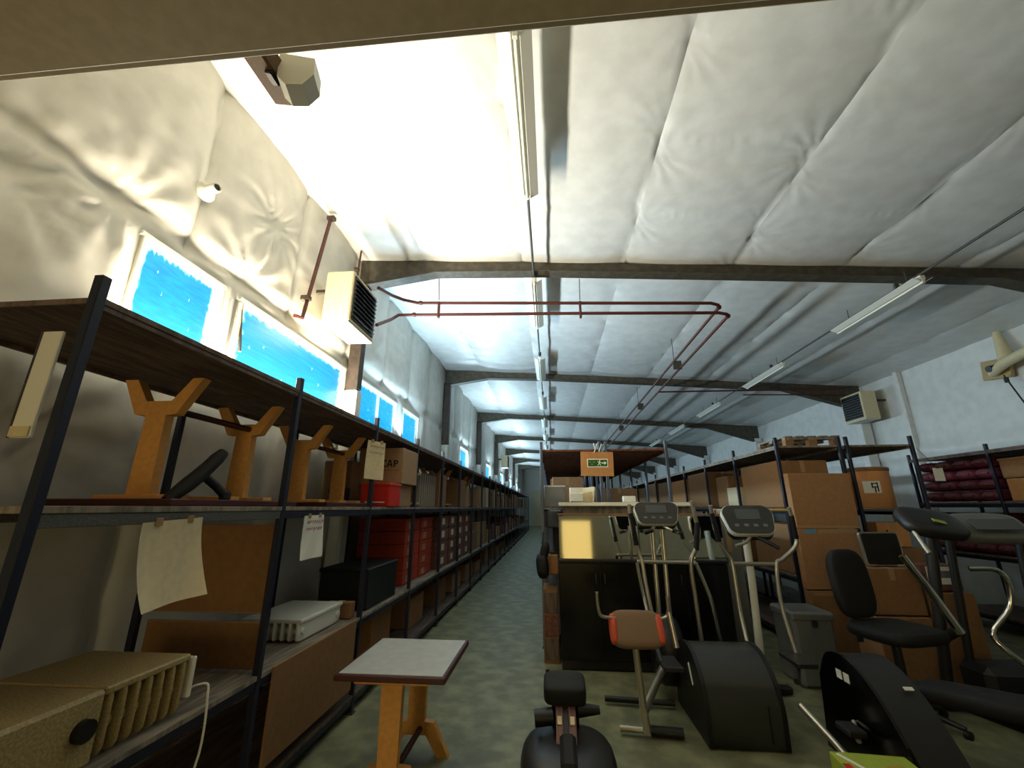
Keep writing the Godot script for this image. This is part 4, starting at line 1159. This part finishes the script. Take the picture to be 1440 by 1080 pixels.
func build_machines() -> void:
	# --- seated elliptical in front of the mirror
	var b := Vector3(0.85, 0, -3.95)
	var t := thing("elliptical_bike", "silver elliptical bike with an orange edged seat before the mirror", "exercise bike", b)
	console(t, Vector3(0.975, 1.49, -4.2) - b, 0.40, 0.21, 22, -3, M.charcoal, M.white)
	for g in [-0.045, 0.045]: pt(t, "mast", M.silver, rel(b, [Vector3(0.98 + g, 1.4, -4.24), Vector3(0.97 + g, 0.75, -4.22), Vector3(0.96 + g, 0.3, -4.18)]), 0.02, 10)
	pt(t, "fixed_handle", M.silver, rel(b, smooth_path([Vector3(0.96, 1.4, -4.2), Vector3(0.91, 1.36, -4.12), Vector3(0.85, 1.335, -4.1)], 3)), 0.014, 8)
	pt(t, "fixed_handle", M.silver, rel(b, smooth_path([Vector3(1.01, 1.4, -4.2), Vector3(1.06, 1.36, -4.12), Vector3(1.13, 1.335, -4.1)], 3)), 0.014, 8)
	pt(t, "grip", M.black, rel(b, [Vector3(0.91, 1.352, -4.11), Vector3(0.83, 1.33, -4.1)]), 0.018, 10)
	pt(t, "grip", M.black, rel(b, [Vector3(1.08, 1.352, -4.11), Vector3(1.17, 1.325, -4.1)]), 0.018, 10)
	pt(t, "swing_arm", M.silver, rel(b, smooth_path([Vector3(0.725, 1.575, -4.15), Vector3(0.735, 1.4, -4.17), Vector3(0.775, 1.2, -4.2), Vector3(0.81, 1.08, -4.2), Vector3(0.82, 0.9, -4.17), Vector3(0.84, 0.66, -4.1)], 4)), 0.018, 10)
	pt(t, "swing_arm", M.silver, rel(b, smooth_path([Vector3(1.29, 1.61, -4.15), Vector3(1.315, 1.46, -4.17), Vector3(1.34, 1.33, -4.2), Vector3(1.30, 1.2, -4.2), Vector3(1.24, 1.07, -4.2), Vector3(1.25, 0.8, -4.22), Vector3(1.27, 0.4, -4.24)], 4)), 0.018, 10)
	for e in [[Vector3(0.73, 1.5, -4.155), Vector3(0.77, 1.22, -4.195)], [Vector3(1.33, 1.42, -4.18), Vector3(1.3, 1.18, -4.2)]]: pt(t, "foam_grip", M.black_matte, rel(b, e), 0.023, 10)
	pt(t, "cross_bar", M.silver, rel(b, [Vector3(0.77, 1.075, -4.21), Vector3(1.28, 1.075, -4.21)]), 0.018, 10)
	pt(t, "lower_arm", M.chrome, rel(b, smooth_path([Vector3(0.76, 1.07, -4.2), Vector3(0.78, 0.85, -4.15), Vector3(0.80, 0.62, -4.05)], 3)), 0.019, 10)
	pt(t, "lower_arm", M.chrome, rel(b, smooth_path([Vector3(1.28, 1.07, -4.2), Vector3(1.37, 0.8, -4.21), Vector3(1.40, 0.6, -4.22), Vector3(1.42, 0.45, -4.23)], 3)), 0.019, 10)
	var fw := S()
	add_lathe(fw, [Vector2(0.0, -0.1), Vector2(0.24, -0.1), Vector2(0.27, -0.06), Vector2(0.27, 0.06), Vector2(0.24, 0.1), Vector2(0.0, 0.1)], Transform3D(Basis(Vector3.BACK, PI / 2) , Vector3(0.98, 0.36, -4.3) - b), 32)
	obj(fw, "flywheel_cover", M.black, t)
	pt(t, "main_frame", M.silver, rel(b, [Vector3(0.96, 0.32, -4.2), Vector3(0.75, 0.24, -3.8), Vector3(0.6, 0.18, -3.5)]), 0.03, 10)
	pt(t, "seat_post", M.silver, rel(b, [Vector3(0.58, 0.62, -3.52), Vector3(0.6, 0.3, -3.52), Vector3(0.62, 0.06, -3.52)]), [0.022, 0.024, 0.028], 12)
	var B := rx(62)
	var se := S()
	add_blob(se, Vector3(0.595, 0.70, -3.5) - b, Vector3(0.185, 0.045, 0.125), B, 0.5, 0.45, 32, 14)
	obj(se, "seat_pad", M.tan, t)
	for g in [-1.0, 1.0]:
		var sp := S()
		add_blob(sp, Vector3(0.595 + g * 0.165, 0.70, -3.497) - b, Vector3(0.028, 0.047, 0.1), B, 0.5, 0.6, 18, 10)
		obj(sp, "seat_bolster", M.orange, t)
	pt(t, "seat_handle", M.silver, rel(b, smooth_path([Vector3(0.45, 0.77, -3.5), Vector3(0.35, 0.785, -3.48), Vector3(0.325, 0.85, -3.46), Vector3(0.32, 0.95, -3.45)], 4)), 0.012, 8)
	pt(t, "seat_handle", M.silver, rel(b, smooth_path([Vector3(0.74, 0.77, -3.5), Vector3(0.81, 0.78, -3.5), Vector3(0.835, 0.84, -3.49), Vector3(0.83, 0.92, -3.48)], 4)), 0.012, 8)
	pt(t, "adjuster", M.silver, rel(b, [Vector3(0.835, 0.82, -3.5), Vector3(0.86, 0.6, -3.46)]), 0.018, 8)
	pt(t, "rear_foot", M.silver, rel(b, [Vector3(0.45, 0.04, -3.62), Vector3(0.66, 0.04, -3.6)]), 0.02, 10)
	pt(t, "rear_foot", M.black, rel(b, [Vector3(0.66, 0.04, -3.6), Vector3(0.88, 0.04, -3.58)]), 0.032, 10)
	pt(t, "stabiliser", M.black, rel(b, [Vector3(0.40, 0.04, -4.1), Vector3(0.95, 0.04, -4.06)]), 0.022, 10)
	pb(t, "pedal", M.dark_grey, Vector3(0.86, 0.42, -3.72) - b, Vector3(0.14, 0.035, 0.26), 0.01)
	pb(t, "crank", M.dark_grey, Vector3(0.8, 0.47, -3.8) - b, Vector3(0.03, 0.04, 0.2), 0.008, rx(30))
	pb(t, "pedal", M.dark_grey, Vector3(1.1, 0.3, -3.85) - b, Vector3(0.12, 0.035, 0.24), 0.01)

	# --- rear drive elliptical
	b = Vector3(1.5, 0, -3.8)
	t = thing("elliptical_trainer", "elliptical trainer with green-grey console and big rear drum", "elliptical trainer", b)
	console(t, Vector3(1.83, 1.43, -4.3) - b, 0.45, 0.29, 30, -4, M.charcoal, M.white)
	pt(t, "mast", M.white, rel(b, [Vector3(1.80, 1.34, -4.33), Vector3(1.81, 0.9, -4.36), Vector3(1.80, 0.12, -4.4)]), 0.032, 14)
	pt(t, "fixed_handle", M.silver, rel(b, smooth_path([Vector3(1.83, 1.31, -4.27), Vector3(1.74, 1.25, -4.2), Vector3(1.64, 1.22, -4.18)], 3)), 0.016, 8)
	pt(t, "fixed_handle", M.black, rel(b, smooth_path([Vector3(1.86, 1.3, -4.27), Vector3(1.93, 1.25, -4.2), Vector3(2.0, 1.2, -4.16)], 3)), 0.018, 8)
	pt(t, "swing_arm", M.silver, rel(b, smooth_path([Vector3(1.48, 1.57, -4.22), Vector3(1.5, 1.4, -4.25), Vector3(1.545, 1.22, -4.28), Vector3(1.6, 1.13, -4.3), Vector3(1.635, 1.05, -4.3), Vector3(1.625, 0.7, -4.25), Vector3(1.6, 0.4, -4.1)], 4)), 0.018, 10)
	pt(t, "swing_arm", M.silver, rel(b, smooth_path([Vector3(2.17, 1.55, -4.22), Vector3(2.21, 1.36, -4.26), Vector3(2.205, 1.22, -4.28), Vector3(2.08, 1.1, -4.3), Vector3(2.02, 1.05, -4.3), Vector3(1.98, 0.75, -4.25), Vector3(1.97, 0.36, -4.1)], 4)), 0.018, 10)
	for e in [[Vector3(1.485, 1.5, -4.235), Vector3(1.535, 1.25, -4.275)], [Vector3(2.185, 1.48, -4.235), Vector3(2.215, 1.28, -4.275)]]: pt(t, "foam_grip", M.black_matte, rel(b, e), 0.023, 10)
	pt(t, "cross_bar", M.silver, rel(b, [Vector3(1.62, 1.055, -4.32), Vector3(2.04, 1.055, -4.32)]), 0.018, 10)
	# rear drum: curved cover falling to the floor towards the viewer
	var prof := PackedVector2Array()
	for k in 29:
		var a := deg_to_rad(168.0 - 168.0 * k / 28.0)
		prof.append(Vector2(-3.82 + 0.36 * cos(a), 0.19 + 0.35 * sin(a)))
	prof.append(Vector2(-3.47, 0.015)); prof.append(Vector2(-4.17, 0.015))
	var YZ := Basis(Vector3(0, 0, 1), Vector3(0, 1, 0), Vector3(-1, 0, 0))
	var d := S()
	add_prism(d, prof, 0.47, Transform3D(YZ, Vector3(1.27, 0, 0) - b), true)
	obj(d, "drum_cover", M.charcoal, t)
	for g in [-1.0, 1.0]:
		var sd := S()
		var pr := PackedVector2Array()
		for q in prof: pr.append(Vector2(-3.82, 0.2) + (q - Vector2(-3.82, 0.2)) * 1.02)
		add_prism(sd, pr, 0.03, Transform3D(YZ, Vector3(1.27 + g * 0.245, 0, 0) - b))
		obj(sd, "side_cover", M.black, t)
	pb(t, "seam", M.black, Vector3(1.42, 0.16, -3.455) - b, Vector3(0.006, 0.22, 0.006), 0.001)
	pb(t, "label", M.paper_white, Vector3(1.005, 0.36, -3.72) - b, Vector3(0.004, 0.14, 0.03), 0.0, rx(-28))
	pb(t, "floor_rail", M.black, Vector3(1.45, 0.05, -4.1) - b, Vector3(0.09, 0.08, 0.9), 0.01)
	pb(t, "front_foot", M.black, Vector3(1.78, 0.04, -4.42) - b, Vector3(0.5, 0.06, 0.08), 0.015)
	for x in [1.6, 1.97]:
		pt(t, "pedal_bar", M.dark_grey, rel(b, [Vector3(x, 0.38, -4.1), Vector3(x - 0.2, 0.32, -3.75)]), 0.022, 8)
		pb(t, "pedal", M.dark_grey, Vector3(x - 0.05, 0.39, -4.0) - b, Vector3(0.15, 0.04, 0.3), 0.012)

	# --- black housing trainer nearer on the right
	b = Vector3(1.85, 0, -2.95)
	t = thing("exercise_machine", "low exercise machine with a tall black curved shield and white sticker", "exercise machine", b)
	var cover := PackedVector2Array([Vector2(-3.55, 0.02), Vector2(-3.5, 0.45), Vector2(-3.4, 0.6), Vector2(-3.26, 0.645), Vector2(-3.12, 0.62), Vector2(-2.98, 0.54), Vector2(-2.86, 0.42), Vector2(-2.74, 0.26), Vector2(-2.66, 0.1), Vector2(-2.65, 0.02)])
	var arc := Curve2D.new()
	for i in cover.size():
		var tg := (cover[mini(i + 1, 9)] - cover[maxi(i - 1, 0)]) * (0.17 if i > 1 and i < 8 else 0.0)
		arc.add_point(cover[i], -tg, tg)
	cover = arc.tessellate(4, 3.0)
	var cs := S()
	add_prism(cs, cover, 0.24, Transform3D(YZ, Vector3(1.95, 0, 0) - b), true)
	obj(cs, "shroud", M.dark_grey, t)
	var c2 := S()
	add_prism(c2, cover, 0.02, Transform3D(YZ, Vector3(1.818, 0.005, 0) - b))
	obj(c2, "side_shield", M.black_gloss, t)
	for e in [-3.27, -3.2]: pb(t, "sticker", M.paper_white, Vector3(1.806, 0.53, e) - b, Vector3(0.003, 0.05, 0.05), 0.0)
	pb(t, "badge", M.paper_white, Vector3(2.0, 0.56, -2.97) - b, Vector3(0.05, 0.006, 0.02), 0.001, rx(35))
	pb(t, "stabiliser", M.black, Vector3(2.04, 0.04, -2.62) - b, Vector3(0.34, 0.06, 0.06), 0.015)
	pb(t, "pedal", M.black_matte, Vector3(1.72, 0.3, -3.1) - b, Vector3(0.1, 0.035, 0.14), 0.01)
	pt(t, "crank", M.silver, rel(b, [Vector3(1.8, 0.3, -3.2), Vector3(1.74, 0.25, -3.08)]), 0.014, 8)
	pt(t, "side_bar", M.silver, rel(b, [Vector3(1.6, 0.3, -3.4), Vector3(1.66, 0.2, -3.2), Vector3(1.72, 0.08, -2.98)]), 0.02, 8)

	# --- mini stepper in front
	b = Vector3(0.06, 0, -2.9)
	t = thing("mini_stepper", "black mini stepper with rounded base and brown centre strip", "exercise machine", b)
	var st := S()
	add_blob(st, Vector3(0.0, 0.13, 0.02), Vector3(0.27, 0.16, 0.3), Basis(), 0.6, 0.75, 36, 16)
	obj(st, "base_shell", M.dark_grey, t)
	var hd := S()
	add_blob(hd, Vector3(-0.005, 0.475, -0.15), Vector3(0.13, 0.055, 0.1), rx(14), 0.35, 0.4, 28, 12)
	obj(hd, "head_pad", M.black_matte, t)
	pb(t, "column", M.black, Vector3(-0.005, 0.33, -0.14), Vector3(0.16, 0.24, 0.12), 0.02)
	for x in [-0.042, 0.032]:
		pb(t, "strip", M.strip_wood, Vector3(x, 0.36, -0.02), Vector3(0.045, 0.012, 0.26), 0.004, rx(36))
		pb(t, "sticker", M.paper, Vector3(x, 0.362, -0.005), Vector3(0.026, 0.008, 0.045), 0.001, rx(36))
	pb(t, "strip_groove", M.black, Vector3(-0.005, 0.352, -0.02), Vector3(0.03, 0.008, 0.26), 0.002, rx(36))
	pb(t, "spine", M.black_matte, Vector3(0.0, 0.265, 0.16), Vector3(0.09, 0.1, 0.22), 0.03, rx(18))
	pt(t, "knob", M.black, [Vector3(-0.08, 0.36, -0.06), Vector3(-0.19, 0.35, -0.05)], 0.045, 16)
	pt(t, "knob", M.black, [Vector3(0.07, 0.38, -0.1), Vector3(0.2, 0.385, -0.1)], [0.04, 0.022], 14)
	pt(t, "stalk", M.black, [Vector3(-0.1, 0.46, -0.2), Vector3(-0.11, 0.55, -0.22)], 0.013, 8)

	# --- machines crowding the right side
	b = Vector3(3.2, 0, -4.0)
	t = thing("cross_trainer", "cross trainer with dark oval console, yellow sticker and slanting chrome bar", "exercise machine", b)
	var oc := S()
	add_blob(oc, Vector3(3.2, 1.42, -4.05) - b, Vector3(0.24, 0.06, 0.16), ry(-8) * rx(38) * rz(-10), 0.5, 0.6, 30, 12)
	obj(oc, "console_shell", M.dark_grey, t)
	pb(t, "sticker", M.lime, Vector3(3.2, 1.44, -3.955) - b, Vector3(0.1, 0.035, 0.006), 0.002, rz(-14) * rx(-50))
	pt(t, "mast", M.dark_grey, rel(b, [Vector3(3.22, 1.38, -4.1), Vector3(3.2, 0.7, -4.2), Vector3(3.15, 0.05, -4.25)]), 0.04, 12)
	pt(t, "slanting_bar", M.chrome, rel(b, [Vector3(2.88, 1.17, -4.0), Vector3(2.99, 0.95, -3.98), Vector3(3.13, 0.62, -3.95)]), [0.028, 0.03, 0.034], 12)
	pt(t, "pivot_arm", M.dark_grey, rel(b, [Vector3(3.12, 0.64, -3.95), Vector3(3.18, 0.5, -4.22)]), 0.035, 10)
	pb(t, "foot", M.black, Vector3(3.15, 0.03, -4.25) - b, Vector3(0.5, 0.05, 0.1), 0.012)
	pt(t, "grip", M.silver, rel(b, [Vector3(3.0, 1.36, -3.98), Vector3(2.98, 1.2, -3.85)]), 0.018, 8)
	b = Vector3(3.65, 0, -4.0)
	t = thing("treadmill", "treadmill with a grey console and bent chrome handrail at the right edge", "treadmill", b)
	var tc := S()
	add_blob(tc, Vector3(3.68, 1.38, -4.1) - b, Vector3(0.27, 0.05, 0.15), ry(-6) * rx(42), 0.4, 0.5, 30, 12)
	obj(tc, "console_shell", M.grey, t)
	pb(t, "display", M.screen, Vector3(3.66, 1.415, -4.0) - b, Vector3(0.34, 0.012, 0.12), 0.003, ry(-6) * rx(42))
	pt(t, "handrail", M.chrome, rel(b, smooth_path([Vector3(3.32, 1.08, -3.95), Vector3(3.47, 1.08, -3.9), Vector3(3.53, 0.98, -3.9), Vector3(3.5, 0.8, -3.92), Vector3(3.36, 0.62, -3.95), Vector3(3.4, 0.5, -3.9), Vector3(3.62, 0.28, -3.8)], 4)), 0.02, 10)
	for x in [3.4, 3.95]: pt(t, "upright", M.dark_grey, rel(b, [Vector3(x, 1.36, -4.15), Vector3(x, 0.1, -4.3)]), 0.03, 10)
	pb(t, "deck", M.black_matte, Vector3(3.68, 0.12, -3.5) - b, Vector3(0.7, 0.12, 1.5), 0.03)
	pb(t, "belt", M.dark_grey, Vector3(3.68, 0.185, -3.45) - b, Vector3(0.46, 0.01, 1.35), 0.002)
	pb(t, "motor_cover", M.dark_grey, Vector3(3.68, 0.22, -4.2) - b, Vector3(0.7, 0.26, 0.3), 0.05)
	# office chair
	b = Vector3(2.62, 0, -4.2)
	t = thing("office_chair", "black office chair buried among the machines on the right", "chair", b, 0.3)
	var bk := S()
	add_blob(bk, Vector3(-0.08, 0.93, 0.0), Vector3(0.19, 0.27, 0.05), rx(-6), 0.6, 0.5, 28, 14)
	obj(bk, "backrest", M.black_matte, t)
	var sa := S()
	add_blob(sa, Vector3(0.03, 0.6, 0.2), Vector3(0.28, 0.06, 0.25), Basis(), 0.5, 0.5, 30, 10)
	obj(sa, "seat", M.black_matte, t)
	pt(t, "gas_lift", M.dark_grey, [Vector3(0.0, 0.5, 0.2), Vector3(0, 0.1, 0.2)], 0.03, 12)
	for k in 5:
		var a := TAU * k / 5.0
		pt(t, "base_spoke", M.black, [Vector3(0, 0.11, 0.2), Vector3(0.3 * cos(a), 0.06, 0.2 + 0.3 * sin(a))], [0.03, 0.018], 8)
		pt(t, "castor", M.black, [Vector3(0.3 * cos(a), 0.028, 0.19 + 0.3 * sin(a)), Vector3(0.3 * cos(a), 0.028, 0.22 + 0.3 * sin(a))], 0.028, 12)
	pb(t, "back_bar", M.dark_grey, Vector3(-0.06, 0.62, -0.04), Vector3(0.06, 0.3, 0.02), 0.005)
	var mo := thing("flat_monitor", "black flat screen with silver rim on the carton pile at the right", "monitor", Vector3(3.14, 1.022, -4.6), 0.05)
	var mp := S()
	add_prism(mp, rounded(0.36, 0.30, 0.03), 0.03, Transform3D(rx(-6), Vector3(0, 0.15, 0)))
	obj(mp, "rim", M.silver, mo)
	var mq := S()
	add_prism(mq, rounded(0.335, 0.275, 0.022), 0.008, Transform3D(rx(-6), Vector3(0, 0.15, 0.015)))
	obj(mq, "screen", M.black_matte, mo)
	pb(mo, "stand", M.black, Vector3(0, 0.01, -0.03), Vector3(0.2, 0.03, 0.12), 0.006)
	carton("brown carton under the black flat screen", M.card_dark, Vector3(3.1, 0.622, -4.62), Vector3(0.46, 0.39, 0.28))
	carton("lower brown carton under the screen pile", M.card, Vector3(3.1, 0.0, -4.62), Vector3(0.46, 0.61, 0.32))
	var wbx := carton("white and silver box among the machines at the right", M.rose, Vector3(3.56, 0.822, -4.6), Vector3(0.3, 0.22, 0.16), 0.0, "", false)
	pb(wbx, "panel", M.paper_white, Vector3(0, 0.13, 0.082), Vector3(0.27, 0.15, 0.004), 0.001)
	pb(wbx, "window_band", M.grey, Vector3(0.05, 0.14, 0.085), Vector3(0.15, 0.06, 0.003), 0.0)
	carton("brown carton under the white and silver box", M.card_dark, Vector3(3.56, 0.0, -4.62), Vector3(0.4, 0.81, 0.26), 0.0, "", false)
	# heaps of dark gear
	var pile := [[Vector3(2.38, 0, -4.75), Vector3(0.36, 0.62, 0.4), "grey storage chest behind the trainers near the flat cartons"]]
	for e in pile:
		var k := thing("storage_chest", e[2], "chest", e[0])
		pb(k, "body", M.grey, Vector3(0, e[1].y / 2, 0), e[1], 0.03)
		var ld := pb(k, "lid", M.grey, Vector3(0, e[1].y - 0.04, 0), Vector3(e[1].x + 0.02, 0.08, e[1].z + 0.02), 0.02)
		pb(ld, "latch", M.dark_grey, Vector3(0, -0.05, e[1].z / 2 + 0.012), Vector3(0.05, 0.06, 0.015), 0.004)
	var pg := thing("plastic_bag", "grey-blue crumpled plastic bag among the dark machines", "bag", Vector3(3.08, 0.006, -3.3))
	var ps := S()
	add_blob(ps, Vector3(0, 0.08, 0), Vector3(0.09, 0.085, 0.08), rz(20), 0.9, 0.8, 22, 12)
	obj(ps, "sack", M.grey, pg)
	pt(pg, "knot", M.grey, [Vector3(-0.03, 0.15, 0), Vector3(-0.06, 0.2, 0.01)], [0.03, 0.012], 8)

	# weight bench and a folded frame filling the dark corner
	b = Vector3(2.52, 0, -3.1)
	t = thing("weight_bench", "black padded weight bench between the bike and the treadmill", "bench", b, 0.35)
	var pd := S()
	add_blob(pd, Vector3(0, 0.46, 0), Vector3(0.16, 0.05, 0.42), rx(-8), 0.4, 0.35, 28, 10)
	obj(pd, "pad", M.black_matte, t)
	for g in [-1.0, 1.0]:
		pt(t, "leg", M.black, [Vector3(0.0, 0.42, g * 0.36), Vector3(0.0, 0.04, g * 0.42)], 0.025, 10)
		pt(t, "foot_bar", M.black, [Vector3(-0.2, 0.03, g * 0.42), Vector3(0.2, 0.03, g * 0.42)], 0.025, 10)
	pt(t, "spine", M.black, [Vector3(0, 0.4, -0.36), Vector3(0, 0.38, 0.36)], 0.03, 10)
	b = Vector3(4.1, 0, -3.1)
	t = thing("rowing_machine", "dark rowing machine lying at the right edge", "rowing machine", b, -0.3)
	pt(t, "beam", M.black, [Vector3(0, 0.28, 0.5), Vector3(0, 0.3, -0.7)], 0.045, 12)
	var fl := S()
	add_lathe(fl, [Vector2(0.0, -0.1), Vector2(0.22, -0.1), Vector2(0.25, -0.06), Vector2(0.25, 0.06), Vector2(0.22, 0.1), Vector2(0.0, 0.1)], Transform3D(Basis(Vector3.BACK, PI / 2), Vector3(0, 0.36, -0.8)), 30)
	obj(fl, "flywheel", M.black_matte, t)
	var rs := S()
	add_blob(rs, Vector3(0, 0.38, 0.1), Vector3(0.16, 0.045, 0.13), Basis(), 0.4, 0.4, 24, 10)
	obj(rs, "seat", M.black, t)
	pb(t, "rear_foot", M.black, Vector3(0, 0.13, 0.48), Vector3(0.4, 0.26, 0.05), 0.01)
	pb(t, "front_foot", M.black, Vector3(0, 0.04, -0.8), Vector3(0.5, 0.07, 0.1), 0.01)

func build_small() -> void:
	# lime printed box at the lower edge
	var y := thing("printed_box", "lime green printed box with an orange picture at the bottom right", "box", Vector3(1.62, 0, -2.72), deg_to_rad(-4))
	pb(y, "body", M.lime, Vector3(0, 0.15, 0), Vector3(0.36, 0.3, 0.24), 0.005)
	var o := S()
	add_prism(o, rounded(0.13, 0.1, 0.045), 0.002, Transform3D(rx(-90), Vector3(0.07, 0.301, 0.04)))
	obj(o, "picture", M.barrel, y)
	pb(y, "red_corner", M.red, Vector3(-0.16, 0.301, 0.05), Vector3(0.035, 0.002, 0.1), 0.0)
	pb(y, "white_stripe", M.paper_white, Vector3(-0.12, 0.301, -0.02), Vector3(0.02, 0.002, 0.16), 0.0, ry(25))
	# yellow bar and white packet behind the consoles
	var yb := thing("yellow_bar", "thin yellow bar on the rack shelf behind the right console", "bar", Vector3(2.77, 1.50, -5.35), 0.0)
	pt(yb, "bar", M.yellow, [Vector3(-0.32, 0.02, 0), Vector3(0.04, 0.02, 0)], 0.012, 8)
	pb(yb, "hook", M.yellow, Vector3(0.03, 0.035, 0), Vector3(0.02, 0.04, 0.02), 0.004)
	var pk := carton("small white packet between the two consoles", M.paper_white, Vector3(1.92, 1.462, -5.25), Vector3(0.12, 0.07, 0.08), 0.0, "", false)
	pb(pk, "stripe", M.orange, Vector3(-0.05, 0.035, 0.041), Vector3(0.02, 0.06, 0.002), 0.0)
	carton("tall grey box the small white packet stands on", M.grey, Vector3(1.96, 0.0, -5.28), Vector3(0.24, 1.46, 0.24))
